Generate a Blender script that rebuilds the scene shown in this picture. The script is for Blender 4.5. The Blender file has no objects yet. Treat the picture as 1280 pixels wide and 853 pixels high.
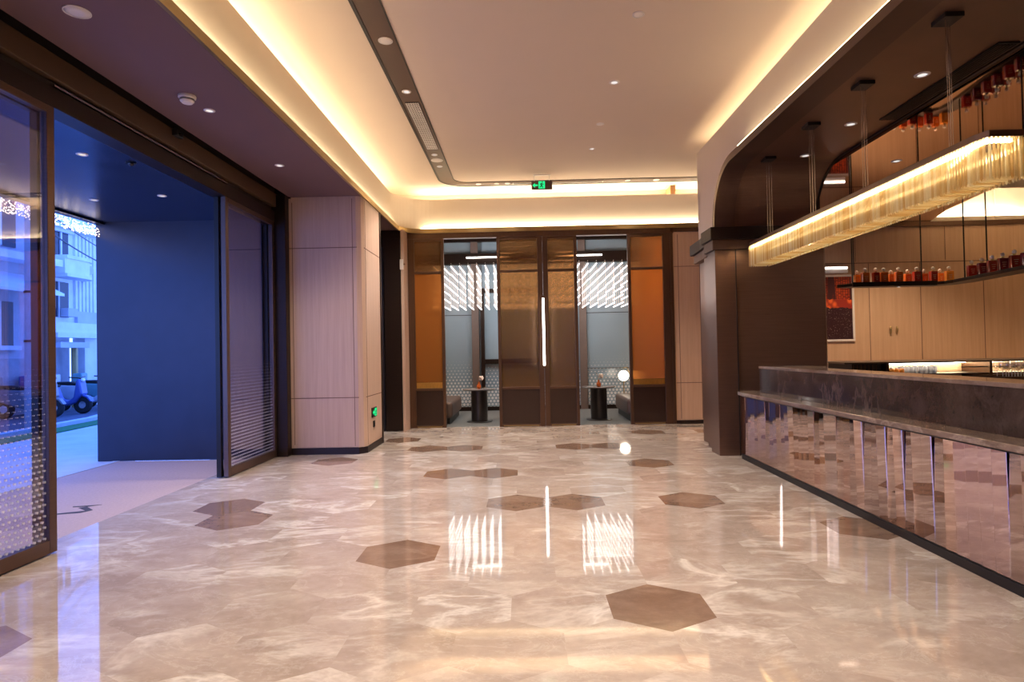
import bpy, bmesh, math, random
from mathutils import Vector, Matrix
PI = math.pi
R = math.radians
random.seed(7)
scene = bpy.context.scene
COL = scene.collection

# ------------------------------------------------------------------ materials
MATS = {}

def nodes_of(name):
    m = bpy.data.materials.new(name)
    m.use_nodes = True
    nt = m.node_tree
    nt.nodes.clear()
    out = nt.nodes.new('ShaderNodeOutputMaterial')
    return m, nt, out

class NT:
    """small helper around a node tree"""
    def __init__(s, nt): s.nt = nt
    def n(s, kind, **inp):
        nd = s.nt.nodes.new(kind)
        for k, v in inp.items():
            key = k.replace('_', ' ')
            if key in nd.inputs: s.set(nd.inputs[key], v)
            else: setattr(nd, k, v)
        return nd
    def set(s, sock, v):
        if isinstance(v, bpy.types.NodeSocket): s.nt.links.new(v, sock)
        else: sock.default_value = v
    def math(s, op, a, b=0.0, c=0.0, clamp=False):
        nd = s.nt.nodes.new('ShaderNodeMath'); nd.operation = op; nd.use_clamp = clamp
        for i, v in enumerate((a, b, c)): s.set(nd.inputs[i], v)
        return nd.outputs[0]
    def mix(s, f, a, b):
        nd = s.nt.nodes.new('ShaderNodeMix'); nd.data_type = 'RGBA'
        s.set(nd.inputs[0], f); s.set(nd.inputs[6], a); s.set(nd.inputs[7], b)
        return nd.outputs[2]
    def ramp(s, f, stops):
        nd = s.nt.nodes.new('ShaderNodeValToRGB')
        el = nd.color_ramp.elements
        while len(el) < len(stops): el.new(0.5)
        for e, (p, c) in zip(el, stops):
            e.position = p
            e.color = c if len(c) == 4 else (*c, 1)
        s.set(nd.inputs[0], f)
        return nd.outputs[0]
    def coord(s, kind='Object'):
        return s.nt.nodes.new('ShaderNodeTexCoord').outputs[kind]
    def noise(s, vec, scale, detail=4, rough=0.55, dist=0.0):
        nd = s.nt.nodes.new('ShaderNodeTexNoise')
        s.set(nd.inputs['Vector'], vec)
        nd.inputs['Scale'].default_value = scale; nd.inputs['Detail'].default_value = detail
        nd.inputs['Roughness'].default_value = rough; nd.inputs['Distortion'].default_value = dist
        return nd.outputs[0]
    def scale(s, vec, v):
        nd = s.nt.nodes.new('ShaderNodeMapping'); s.set(nd.inputs['Vector'], vec)
        nd.inputs['Scale'].default_value = v
        return nd.outputs[0]

def c4(c): return (*c, 1.0)

def srgb(r, g, b):
    f = lambda v: (v / 255 / 12.92) if v / 255 <= 0.04045 else ((v / 255 + 0.055) / 1.055) ** 2.4
    return (f(r), f(g), f(b))

def plain(name, col, rough=0.5, metal=0.0, var=0.06, scale=6.0, coat=0.0, spec=0.5, stretch=(1, 1, 1), trans=0.0):
    """principled surface with a faint noise in its colour and roughness"""
    m, nt, out = nodes_of(name); h = NT(nt)
    p = nt.nodes.new('ShaderNodeBsdfPrincipled')
    nz = h.noise(h.scale(h.coord(), stretch), scale)
    lo = tuple(max(0, v * (1 - var)) for v in col); hi = tuple(min(1, v * (1 + var)) for v in col)
    h.set(p.inputs['Base Color'], h.ramp(nz, [(0.3, lo), (0.7, hi)]))
    p.inputs['Roughness'].default_value = rough
    p.inputs['Metallic'].default_value = metal
    p.inputs['Specular IOR Level'].default_value = spec
    p.inputs['Coat Weight'].default_value = coat
    p.inputs['Coat Roughness'].default_value = 0.08
    p.inputs['Transmission Weight'].default_value = trans
    nt.links.new(p.outputs[0], out.inputs[0])
    MATS[name] = m
    return m

def emit(name, col, strength):
    m, nt, out = nodes_of(name)
    e = nt.nodes.new('ShaderNodeEmission')
    e.inputs[0].default_value = c4(col); e.inputs[1].default_value = strength
    nt.links.new(e.outputs[0], out.inputs[0])
    MATS[name] = m
    return m

def glassy(name, tint, gloss=0.12, rough=0.02, extra=None):
    """thin clear sheet: tinted transparency under a fresnel-weighted reflection"""
    m, nt, out = nodes_of(name); h = NT(nt)
    t = nt.nodes.new('ShaderNodeBsdfTransparent'); t.inputs[0].default_value = c4(tint)
    g = nt.nodes.new('ShaderNodeBsdfGlossy'); g.inputs['Roughness'].default_value = rough
    lw = nt.nodes.new('ShaderNodeLayerWeight'); lw.inputs[0].default_value = 0.5
    f = h.math('ADD', h.math('MULTIPLY', h.math('POWER', lw.outputs['Facing'], 4.0), 0.7), gloss, clamp=True)
    mx = nt.nodes.new('ShaderNodeMixShader')
    h.set(mx.inputs[0], f); nt.links.new(t.outputs[0], mx.inputs[1]); nt.links.new(g.outputs[0], mx.inputs[2])
    last = mx.outputs[0]
    if extra: last = extra(h, nt, last)
    nt.links.new(last, out.inputs[0])
    MATS[name] = m
    return m

def dotted(h, nt, last):
    """printed white dots on a triangular lattice, growing towards the floor"""
    sep = nt.nodes.new('ShaderNodeSeparateXYZ'); h.set(sep.inputs[0], h.coord('Object'))
    y, z = sep.outputs[1], sep.outputs[2]
    px, pz = 0.050, 0.0866
    def cell(off):
        a = h.math('SUBTRACT', h.math('FRACT', h.math('ADD', h.math('DIVIDE', y, px), off)), 0.5)
        b = h.math('SUBTRACT', h.math('FRACT', h.math('ADD', h.math('DIVIDE', z, pz), off)), 0.5)
        a = h.math('MULTIPLY', a, px); b = h.math('MULTIPLY', b, pz)
        return h.math('SQRT', h.math('ADD', h.math('MULTIPLY', a, a), h.math('MULTIPLY', b, b)))
    d = h.math('MINIMUM', cell(0.0), cell(0.5))
    rad = h.math('MULTIPLY', h.math('SUBTRACT', 1.55, z, clamp=True), 0.0098)
    msk = h.math('LESS_THAN', d, rad)
    df = nt.nodes.new('ShaderNodeBsdfPrincipled'); df.inputs['Base Color'].default_value = (0.8, 0.78, 0.82, 1); df.inputs['Roughness'].default_value = 0.5
    mx = nt.nodes.new('ShaderNodeMixShader')
    h.set(mx.inputs[0], h.math('MULTIPLY', msk, 0.7)); nt.links.new(last, mx.inputs[1]); nt.links.new(df.outputs[0], mx.inputs[2])
    return mx.outputs[0]

def marble(name, cols, vein, scale=1.6, rough=0.09, vein_amt=0.8, tile=True, bump=False, stretch=(1, 1, 1)):
    m, nt, out = nodes_of(name); h = NT(nt)
    p = nt.nodes.new('ShaderNodeBsdfPrincipled')
    v = h.coord('Object')
    tone = None
    if tile:
        at = nt.nodes.new('ShaderNodeAttribute'); at.attribute_name = 'tile'
        vm = nt.nodes.new('ShaderNodeVectorMath'); vm.operation = 'MULTIPLY_ADD'
        h.set(vm.inputs[0], at.outputs['Color']); vm.inputs[1].default_value = (2.2, 2.2, 2.2); h.set(vm.inputs[2], v)
        v2 = vm.outputs[0]
        sep = nt.nodes.new('ShaderNodeSeparateColor'); h.set(sep.inputs[0], at.outputs['Color'])
        tone = sep.outputs[0]
    else:
        v2 = v
    v2 = h.scale(v2, stretch)
    big = h.noise(h.scale(v2, (0.75, 1.25, 1)), scale * 1.2, 7, 0.68, 0.4)
    base = h.ramp(big, [(0.28, cols[0]), (0.5, cols[1]), (0.74, cols[2])])
    # soft drifting white veins
    n2 = h.noise(h.scale(v2, (0.62, 1.5, 1)), scale * 0.8, 6, 0.62, 0.45)
    ridge = h.math('SUBTRACT', 1.0, h.math('MULTIPLY', h.math('ABSOLUTE', h.math('SUBTRACT', n2, 0.5)), 17.0), clamp=True)
    gate = h.ramp(h.noise(v2, scale * 0.7, 2), [(0.40, (0, 0, 0)), (0.60, (1, 1, 1))])
    amt = h.math('MULTIPLY', h.math('MULTIPLY', h.math('POWER', ridge, 1.6), gate), vein_amt)
    col = h.mix(amt, base, c4(vein))
    n3 = h.noise(h.scale(v2, (0.8, 1.3, 1)), scale * 2.2, 6, 0.72, 0.6)
    ridge3 = h.math('SUBTRACT', 1.0, h.math('MULTIPLY', h.math('ABSOLUTE', h.math('SUBTRACT', n3, 0.52)), 40.0), clamp=True)
    col = h.mix(h.math('MULTIPLY', ridge3, 0.22 * vein_amt), col, c4(vein))
    fine = h.noise(v2, scale * 9.0, 5, 0.7, 0.3)
    hs0 = nt.nodes.new('ShaderNodeHueSaturation'); h.set(hs0.inputs['Color'], col)
    h.set(hs0.inputs['Value'], h.math('ADD', 0.80, h.math('MULTIPLY', fine, 0.40)))
    col = hs0.outputs[0]
    if tone is not None:
        hs = nt.nodes.new('ShaderNodeHueSaturation'); h.set(hs.inputs['Color'], col)
        h.set(hs.inputs['Value'], h.math('ADD', 0.955, h.math('MULTIPLY', tone, 0.08)))
        col = hs.outputs[0]
    h.set(p.inputs['Base Color'], col)
    h.set(p.inputs['Roughness'], h.math('ADD', rough, h.math('MULTIPLY', h.noise(v, 3.0, 3), 0.05)))
    p.inputs['Specular IOR Level'].default_value = 0.6
    p.inputs['Coat Weight'].default_value = 0.25; p.inputs['Coat Roughness'].default_value = 0.04
    nt.links.new(p.outputs[0], out.inputs[0])
    MATS[name] = m
    return m

def wood(name, a, b, rough=0.45):
    m, nt, out = nodes_of(name); h = NT(nt)
    p = nt.nodes.new('ShaderNodeBsdfPrincipled')
    n1 = h.noise(h.scale(h.coord(), (9, 9, 0.35)), 2.2, 5, 0.6)
    n2 = h.noise(h.scale(h.coord(), (60, 60, 0.8)), 2.0, 3, 0.6)
    f = h.math('ADD', h.math('MULTIPLY', n1, 0.65), h.math('MULTIPLY', n2, 0.35))
    h.set(p.inputs['Base Color'], h.ramp(f, [(0.34, a), (0.66, b)]))
    p.inputs['Roughness'].default_value = rough
    nt.links.new(p.outputs[0], out.inputs[0])
    MATS[name] = m
    return m

def brushed(name, col, rough=0.34, metal=0.75, axis=(1, 1, 60)):
    m, nt, out = nodes_of(name); h = NT(nt)
    p = nt.nodes.new('ShaderNodeBsdfPrincipled')
    nz = h.noise(h.scale(h.coord(), axis), 2.5, 3)
    h.set(p.inputs['Base Color'], h.ramp(nz, [(0.3, tuple(v * 0.88 for v in col)), (0.7, tuple(v * 1.1 for v in col))]))
    h.set(p.inputs['Roughness'], h.math('ADD', rough - 0.05, h.math('MULTIPLY', nz, 0.1)))
    p.inputs['Metallic'].default_value = metal
    nt.links.new(p.outputs[0], out.inputs[0])
    MATS[name] = m
    return m

# surfaces of the room
marble('floor_marble', [(0.38, 0.29, 0.24), (0.50, 0.40, 0.34), (0.59, 0.50, 0.43)], (0.84, 0.77, 0.70), 1.25, 0.02, 0.85)
marble('floor_marble_brown', [(0.19, 0.115, 0.08), (0.255, 0.162, 0.116), (0.32, 0.21, 0.155)], (0.46, 0.34, 0.26), 2.0, 0.08, 0.35)
marble('counter_marble', [(0.030, 0.019, 0.016), (0.052, 0.033, 0.027), (0.085, 0.058, 0.049)], (0.17, 0.12, 0.10), 3.0, 0.10, 0.5, tile=False)
marble('ledge_marble', [(0.13, 0.085, 0.065), (0.20, 0.14, 0.11), (0.28, 0.20, 0.16)], (0.5, 0.4, 0.32), 4.0, 0.10, 0.5, tile=False, stretch=(1, 0.35, 1))
plain('ceiling_paint', (0.62, 0.50, 0.415), 0.9, var=0.01, scale=2)
plain('fascia_paint', (0.66, 0.56, 0.45), 0.85, var=0.01, scale=2)
plain('soffit_brown', (0.15, 0.082, 0.084), 0.62, var=0.03, scale=2)
plain('soffit_dark', (0.050, 0.026, 0.020), 0.42, var=0.04, scale=2)
plain('slot_brown', (0.085, 0.042, 0.028), 0.5, var=0.05)
plain('slot_line', (0.02, 0.012, 0.010), 0.6)
brushed('brass_edge', (0.42, 0.30, 0.13), 0.35, 0.8, (1, 1, 1))
brushed('bronze', (0.13, 0.078, 0.060), 0.36, 0.7)
brushed('bronze_panel', (0.17, 0.095, 0.066), 0.30, 0.55, (1, 1, 50))
brushed('bronze_dark', (0.030, 0.018, 0.014), 0.4, 0.6)
brushed('bronze_frame', (0.115, 0.062, 0.038), 0.38, 0.7, (40, 40, 1))
plain('header_brown', (0.075, 0.040, 0.020), 0.5, var=0.08, scale=2)
plain('black', (0.006, 0.0055, 0.006), 0.45)
plain('black_metal', (0.018, 0.014, 0.013), 0.35, 0.5)
wood('pale_wood', (0.48, 0.325, 0.25), (0.58, 0.415, 0.325))
wood('warm_wood', (0.53, 0.33, 0.205), (0.63, 0.415, 0.27))
plain('joint', (0.16, 0.09, 0.065), 0.7)
plain('chrome', (0.8, 0.76, 0.72), 0.18, 1.0, var=0.02)
plain('white_plastic', (0.72, 0.66, 0.63), 0.4)
plain('dark_glass', (0.01, 0.01, 0.012), 0.1)
# mirror strips of the counter front
plain('copper_mirror', (0.64, 0.515, 0.51), 0.03, 1.0, var=0.015, scale=1.0)
plain('mirror_edge', (0.62, 0.45, 0.36), 0.12, 1.0)
def bronze_mirror():
    m, nt, out = nodes_of('bronze_mirror'); h = NT(nt)
    p = nt.nodes.new('ShaderNodeBsdfPrincipled')
    nz = h.noise(h.coord(), 0.8, 2)
    h.set(p.inputs['Base Color'], h.ramp(nz, [(0.3, (0.66, 0.47, 0.36)), (0.7, (0.72, 0.52, 0.40))]))
    p.inputs['Metallic'].default_value = 1.0; p.inputs['Roughness'].default_value = 0.03
    nt.links.new(p.outputs[0], out.inputs[0]); MATS['bronze_mirror'] = m
bronze_mirror()
# glass
glassy('door_glass', (0.86, 0.84, 0.90), 0.16, 0.01, dotted)
def ribbed_glass(name, tint, warm, body=0.25, gloss=0.14):
    """bronze fluted glass: what stands behind is smeared sideways by the ribs"""
    m, nt, out = nodes_of(name); h = NT(nt)
    sep = nt.nodes.new('ShaderNodeSeparateXYZ'); h.set(sep.inputs[0], h.coord('Object'))
    rib = h.math('SINE', h.math('MULTIPLY', sep.outputs[0], 520.0))
    bmp = nt.nodes.new('ShaderNodeBump'); bmp.inputs['Strength'].default_value = 0.6; bmp.inputs['Distance'].default_value = 0.003
    h.set(bmp.inputs['Height'], rib)
    rf = nt.nodes.new('ShaderNodeBsdfRefraction'); rf.inputs[0].default_value = c4(tint); rf.inputs['IOR'].default_value = 1.22; rf.inputs['Roughness'].default_value = 0.025
    h.set(rf.inputs['Normal'], bmp.outputs[0])
    t = nt.nodes.new('ShaderNodeBsdfTransparent'); t.inputs[0].default_value = c4(tint)
    g = nt.nodes.new('ShaderNodeBsdfGlossy'); g.inputs['Roughness'].default_value = 0.22; g.inputs[0].default_value = (0.62, 0.40, 0.26, 1)
    h.set(g.inputs['Normal'], bmp.outputs[0])
    d = nt.nodes.new('ShaderNodeBsdfDiffuse'); d.inputs[0].default_value = c4(warm)
    tr = nt.nodes.new('ShaderNodeBsdfTranslucent'); tr.inputs[0].default_value = c4(warm)
    def mx(f, a, b):
        q = nt.nodes.new('ShaderNodeMixShader'); q.inputs[0].default_value = f
        nt.links.new(a, q.inputs[1]); nt.links.new(b, q.inputs[2]); return q.outputs[0]
    see = mx(0.25, rf.outputs[0], t.outputs[0])
    solid = mx(0.88, d.outputs[0], tr.outputs[0])
    nt.links.new(mx(gloss, mx(body, see, solid), g.outputs[0]), out.inputs[0]); MATS[name] = m
ribbed_glass('bronze_glass', (0.78, 0.47, 0.22), (0.75, 0.38, 0.14), 0.40, 0.03)
ribbed_glass('bronze_glass_dark', (0.68, 0.47, 0.27), (0.32, 0.18, 0.09), 0.12)
plain('bronze_infill', (0.036, 0.018, 0.013), 0.28, 0.35, coat=0.4)
plain('glow_gold', (0.80, 0.50, 0.14), 0.28, 1.0, var=0.25, scale=8, stretch=(30, 1, 1))  # metal colour that imitates a warm glow on the screens
# chandelier rods
def gold_rod():
    m, nt, out = nodes_of('gold_rod'); h = NT(nt)
    t = nt.nodes.new('ShaderNodeBsdfTransparent'); t.inputs[0].default_value = (0.98, 0.92, 0.76, 1)
    tr = nt.nodes.new('ShaderNodeBsdfTranslucent'); tr.inputs[0].default_value = (0.98, 0.84, 0.56, 1)
    d = nt.nodes.new('ShaderNodeBsdfDiffuse')
    ge = nt.nodes.new('ShaderNodeNewGeometry'); oi = nt.nodes.new('ShaderNodeObjectInfo')
    nz = h.math('FRACT', h.math('ADD', ge.outputs['Random Per Island'], oi.outputs['Random']))
    h.set(d.inputs[0], h.ramp(nz, [(0.0, (0.62, 0.42, 0.18)), (0.5, (0.90, 0.76, 0.48)), (1.0, (0.98, 0.93, 0.76))]))
    h.set(tr.inputs[0], h.ramp(nz, [(0.0, (0.72, 0.46, 0.18)), (0.5, (0.96, 0.80, 0.50)), (1.0, (1.0, 0.92, 0.72))]))
    g = nt.nodes.new('ShaderNodeBsdfGlossy'); g.inputs['Roughness'].default_value = 0.08; g.inputs[0].default_value = (1, 0.9, 0.72, 1)
    def mx(f, a, b):
        q = nt.nodes.new('ShaderNodeMixShader'); q.inputs[0].default_value = f
        nt.links.new(a, q.inputs[1]); nt.links.new(b, q.inputs[2]); return q.outputs[0]
    body = mx(0.5, d.outputs[0], tr.outputs[0])
    nt.links.new(mx(0.22, mx(0.52, t.outputs[0], body), g.outputs[0]), out.inputs[0]); MATS['gold_rod'] = m
gold_rod()
WARM = (1.0, 0.84, 0.58)
emit('led_warm', (1.0, 0.83, 0.54), 32.0)
emit('led_cove', (1.0, 0.80, 0.45), 9.0)
emit('led_white', (1.0, 0.93, 0.86), 7.0)
emit('tube_white', (1.0, 0.93, 0.90), 6.0)
emit('lens_on', (1.0, 0.93, 0.88), 0.75)
emit('exit_green', (0.02, 0.72, 0.22), 1.1)
emit('globe_light', (1.0, 0.86, 0.68), 5.0)
emit('fairy_light', (1.0, 0.82, 0.66), 2.6)
# bottles
plain('bottle_red', (0.36, 0.03, 0.014), 0.08, coat=0.6, var=0.2, scale=12)
plain('bottle_amber', (0.60, 0.13, 0.025), 0.08, coat=0.6, var=0.2, scale=12)
plain('bottle_orange', (0.80, 0.27, 0.04), 0.08, coat=0.6, var=0.2, scale=12)
plain('bottle_wine', (0.18, 0.015, 0.018), 0.08, coat=0.6, var=0.2, scale=12)
plain('crystal', (0.86, 0.80, 0.76), 0.05, 0.15, coat=1.0, var=0.05)
plain('bottle_print', (0.62, 0.36, 0.22), 0.5)
glassy('clear_glass', (0.93, 0.92, 0.91), 0.16, 0.02)
glassy('amber_glass', (0.90, 0.36, 0.06), 0.14, 0.03)
# lounge
plain('lounge_wall', (0.30, 0.37, 0.42), 0.5, var=0.05, scale=1)
plain('lounge_wall_warm', (0.58, 0.33, 0.15), 0.6, var=0.05, scale=1)
plain('lounge_ceiling', (0.30, 0.26, 0.25), 0.7)
plain('carpet', (0.13, 0.14, 0.145), 0.95, var=0.2, scale=60)
plain('leather', (0.105, 0.066, 0.052), 0.42, var=0.08, scale=20)
plain('table_black', (0.022, 0.018, 0.018), 0.3, var=0.1, coat=0.3)
plain('table_stone', (0.20, 0.18, 0.175), 0.25, var=0.15)
plain('taupe_post', (0.16, 0.12, 0.105), 0.5)
plain('blossom', (0.80, 0.70, 0.66), 0.7)
plain('stem', (0.25, 0.13, 0.06), 0.7)
def film_glass():
    m, nt, out = nodes_of('film_glass'); h = NT(nt)
    p = nt.nodes.new('ShaderNodeBsdfPrincipled')
    sep = nt.nodes.new('ShaderNodeSeparateXYZ'); h.set(sep.inputs[0], h.coord('Object'))
    x, z = sep.outputs[0], sep.outputs[2]
    def cell(off):
        a = h.math('MULTIPLY', h.math('SUBTRACT', h.math('FRACT', h.math('ADD', h.math('DIVIDE', x, 0.09), off)), 0.5), 0.09)
        b = h.math('MULTIPLY', h.math('SUBTRACT', h.math('FRACT', h.math('ADD', h.math('DIVIDE', z, 0.156), off)), 0.5), 0.156)
        return h.math('SQRT', h.math('ADD', h.math('MULTIPLY', a, a), h.math('MULTIPLY', b, b)))
    d = h.math('MINIMUM', cell(0.0), cell(0.5))
    msk = h.math('LESS_THAN', d, h.math('MULTIPLY', h.math('SUBTRACT', 1.35, z, clamp=True), 0.034))
    base = h.ramp(h.noise(h.coord(), 0.5, 2), [(0.3, (0.25, 0.345, 0.42)), (0.7, (0.32, 0.42, 0.50))])
    h.set(p.inputs['Base Color'], h.mix(msk, base, (0.75, 0.78, 0.82, 1)))
    p.inputs['Roughness'].default_value = 0.12
    nt.links.new(p.outputs[0], out.inputs[0]); MATS['film_glass'] = m
film_glass()
# outside
plain('mat_grey', (0.46, 0.34, 0.31), 0.9, var=0.08, scale=40)
plain('mat_mark', (0.05, 0.045, 0.05), 0.8)
plain('paving', (0.56, 0.58, 0.62), 0.8, var=0.1, scale=2)
plain('kerb_stone', (0.55, 0.58, 0.62), 0.8)
plain('turf', (0.02, 0.17, 0.05), 0.95, var=0.3, scale=40)
plain('asphalt', (0.10, 0.11, 0.14), 0.9, var=0.2, scale=5)
brushed('porch_ceiling_metal', (0.035, 0.055, 0.12), 0.25, 0.5, (1, 1, 1))
brushed('porch_metal', (0.026, 0.026, 0.042), 0.36, 0.45, (1, 1, 1))
plain('stucco', (0.74, 0.76, 0.80), 0.85, var=0.08, scale=3)
plain('stucco_dark', (0.50, 0.51, 0.55), 0.85, var=0.08, scale=3)
plain('window_dark', (0.02, 0.03, 0.05), 0.1)
plain('poster_white', (0.62, 0.64, 0.66), 0.6)
plain('gilt_column', (0.36, 0.28, 0.12), 0.4, 0.3)
plain('concrete', (0.36, 0.37, 0.40), 0.85, var=0.1)
plain('rubber', (0.015, 0.015, 0.016), 0.8)
for nm, c in (('scooter_white', (0.5, 0.52, 0.55)), ('scooter_blue', (0.06, 0.10, 0.32)), ('scooter_grey', (0.16, 0.17, 0.19)), ('scooter_teal', (0.12, 0.30, 0.32))):
    plain(nm, c, 0.35, coat=0.3)
def artwork():
    m, nt, out = nodes_of('artwork'); h = NT(nt)
    p = nt.nodes.new('ShaderNodeBsdfPrincipled')
    v = h.coord('Object')
    sep = nt.nodes.new('ShaderNodeSeparateXYZ'); h.set(sep.inputs[0], v)
    z = sep.outputs[2]
    xz = nt.nodes.new('ShaderNodeCombineXYZ'); h.set(xz.inputs[0], sep.outputs[0]); h.set(xz.inputs[1], z)
    br = nt.nodes.new('ShaderNodeTexBrick'); h.set(br.inputs['Vector'], xz.outputs[0])
    br.inputs['Scale'].default_value = 11.0; br.inputs['Color1'].default_value = (0.78, 0.10, 0.02, 1); br.inputs['Color2'].default_value = (0.24, 0.02, 0.012, 1)
    br.inputs['Mortar'].default_value = (0.05, 0.012, 0.012, 1); br.inputs['Mortar Size'].default_value = 0.05; br.offset = 0.0
    up = h.mix(h.ramp(h.noise(h.scale(xz.outputs[0], (3.0, 0.4, 1)), 2.0, 2), [(0.5, (0, 0, 0)), (0.56, (1, 1, 1))]), br.outputs[0], (0.06, 0.018, 0.02, 1))
    vo = nt.nodes.new('ShaderNodeTexVoronoi'); h.set(vo.inputs['Vector'], h.scale(xz.outputs[0], (9, 7, 1))); vo.inputs['Scale'].default_value = 1.0
    mid = h.ramp(vo.outputs['Distance'], [(0.25, (0.75, 0.13, 0.03)), (0.55, (0.30, 0.03, 0.02))])
    low = h.mix(h.math('GREATER_THAN', h.noise(h.scale(xz.outputs[0], (60, 34, 1)), 1.0, 2), 0.66), (0.035, 0.012, 0.016, 1), (0.45, 0.36, 0.32, 1))
    wav = h.math('MULTIPLY', h.math('SUBTRACT', h.noise(h.scale(xz.outputs[0], (7, 0.0, 1)), 1.0, 2), 0.5), 0.16)
    zz = h.math('ADD', z, wav)
    col = h.mix(h.math('GREATER_THAN', zz, 0.02), low, mid)
    col = h.mix(h.math('GREATER_THAN', zz, 0.19), col, up)
    h.set(p.inputs['Base Color'], col); p.inputs['Roughness'].default_value = 0.3
    nt.links.new(p.outputs[0], out.inputs[0]); MATS['artwork'] = m
artwork()

# ------------------------------------------------------------------ geometry
class G:
    def __init__(s): s.bm = bmesh.new()
    def box(s, x0, x1, y0, y1, z0, z1):
        v = [s.bm.verts.new((x, y, z)) for z in (z0, z1) for y in (y0, y1) for x in (x0, x1)]
        for f in ((0, 2, 3, 1), (4, 5, 7, 6), (0, 1, 5, 4), (2, 6, 7, 3), (0, 4, 6, 2), (1, 3, 7, 5)):
            s.bm.faces.new([v[i] for i in f])
        return s
    def prism(s, pts, a, b, axis='z'):
        """extrude a 2-D outline: axis z -> pts (x,y); x -> pts (y,z); y -> pts (x,z)"""
        def P(p, t):
            return {'z': (p[0], p[1], t), 'x': (t, p[0], p[1]), 'y': (p[0], t, p[1])}[axis]
        lo = [s.bm.verts.new(P(p, a)) for p in pts]; hi = [s.bm.verts.new(P(p, b)) for p in pts]
        s.bm.faces.new(lo); s.bm.faces.new(hi)
        n = len(pts)
        for i in range(n): s.bm.faces.new((lo[i], lo[(i + 1) % n], hi[(i + 1) % n], hi[i]))
        return s
    def ribbon(s, pa, pb, z0, z1):
        """solid between two matched open plan paths pa and pb"""
        n = len(pa)
        A = [[s.bm.verts.new((*p, z)) for p in q] for z in (z0, z1) for q in (pa, pb)]
        for i in range(n - 1):
            for r0, r1 in ((0, 1), (2, 3), (0, 2), (1, 3)):
                s.bm.faces.new((A[r0][i], A[r0][i + 1], A[r1][i + 1], A[r1][i]))
        for i in (0, n - 1): s.bm.faces.new((A[0][i], A[1][i], A[3][i], A[2][i]))
        return s
    def cyl(s, c, r, h, axis='z', n=24, r2=None):
        M = {'z': Matrix.Identity(4), 'x': Matrix.Rotation(PI / 2, 4, 'Y'), 'y': Matrix.Rotation(-PI / 2, 4, 'X')}[axis]
        bmesh.ops.create_cone(s.bm, cap_ends=True, segments=n, radius1=r, radius2=r if r2 is None else r2, depth=h,
                              matrix=Matrix.Translation(c) @ M @ Matrix.Translation((0, 0, h / 2)))
        return s
    def lathe(s, prof, c=(0, 0, 0), n=28, flip=False):
        rings = []
        for r, z in prof:
            if r < 1e-5: rings.append([s.bm.verts.new((c[0], c[1], c[2] + z))])
            else: rings.append([s.bm.verts.new((c[0] + r * math.cos(2 * PI * i / n), c[1] + r * math.sin(2 * PI * i / n), c[2] + z)) for i in range(n)])
        for a, b in zip(rings, rings[1:]):
            for i in range(n):
                q = []
                for v in (a[i % len(a)], a[(i + 1) % len(a)], b[(i + 1) % len(b)], b[i % len(b)]):
                    if v not in q: q.append(v)
                if len(q) > 2: s.bm.faces.new(q)
        return s
    def tube(s, pts, r, n=8):
        pts = [Vector(p) for p in pts]; prev = None
        for i, p in enumerate(pts):
            d = (pts[min(i + 1, len(pts) - 1)] - pts[max(i - 1, 0)]).normalized()
            u = d.cross(Vector((0, 0, 1)) if abs(d.z) < 0.95 else Vector((1, 0, 0))).normalized(); w = d.cross(u)
            ring = [s.bm.verts.new(p + (u * math.cos(2 * PI * k / n) + w * math.sin(2 * PI * k / n)) * r) for k in range(n)]
            if prev:
                for k in range(n): s.bm.faces.new((prev[k], prev[(k + 1) % n], ring[(k + 1) % n], ring[k]))
            else: s.bm.faces.new(ring)
            prev = ring
        s.bm.faces.new(prev)
        return s
    def ball(s, c, r, sub=2, sc=(1, 1, 1)):
        bmesh.ops.create_icosphere(s.bm, subdivisions=sub, radius=r, matrix=Matrix.Translation(c) @ Matrix.Diagonal((*sc, 1)))
        return s

def wloc(o):
    v = Vector((0, 0, 0))
    while o: v += Vector(o.location); o = o.parent
    return v

def obj(name, g, mat, parent=None, bevel=0.0, smooth=False, seg=2):
    bm = g.bm
    if parent is not None: bmesh.ops.translate(bm, verts=bm.verts, vec=-wloc(parent))
    bmesh.ops.recalc_face_normals(bm, faces=bm.faces)
    me = bpy.data.meshes.new(name); bm.to_mesh(me); bm.free()
    me.materials.append(MATS[mat] if isinstance(mat, str) else mat)
    if smooth:
        for p in me.polygons: p.use_smooth = True
    o = bpy.data.objects.new(name, me); COL.objects.link(o)
    if parent is not None: o.parent = parent
    if bevel:
        b = o.modifiers.new('bevel', 'BEVEL'); b.width = bevel; b.segments = seg; b.limit_method = 'ANGLE'; b.angle_limit = R(40)
    if smooth == 'auto':
        for p in me.polygons: p.use_smooth = True
        try: me.set_sharp_from_angle(angle=R(35))
        except Exception: pass
    return o

def tag(o, label=None, cat=None, group=None, kind=None):
    if label: o['label'] = label
    if cat: o['category'] = cat
    if group: o['group'] = group
    if kind: o['kind'] = kind
    return o

def thing(name, label, cat, loc=(0, 0, 0), group=None, kind=None):
    o = bpy.data.objects.new(name, None); o.empty_display_size = 0.1
    COL.objects.link(o); o.location = loc
    return tag(o, label, cat, group, kind)

def struct(name, g, mat, label, cat, bevel=0.0, smooth=False):
    return tag(obj(name, g, mat, None, bevel, smooth), label, cat, None, 'structure')

def copy_tree(o, loc=None, label=None, group=None):
    c = o.copy(); COL.objects.link(c)
    if loc is not None: c.location = loc
    if label: c['label'] = label
    if group: c['group'] = group
    for ch in list(o.children):
        d = ch.copy(); COL.objects.link(d); d.parent = c
        for g in list(ch.children):
            e = g.copy(); COL.objects.link(e); e.parent = d
    return c

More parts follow.
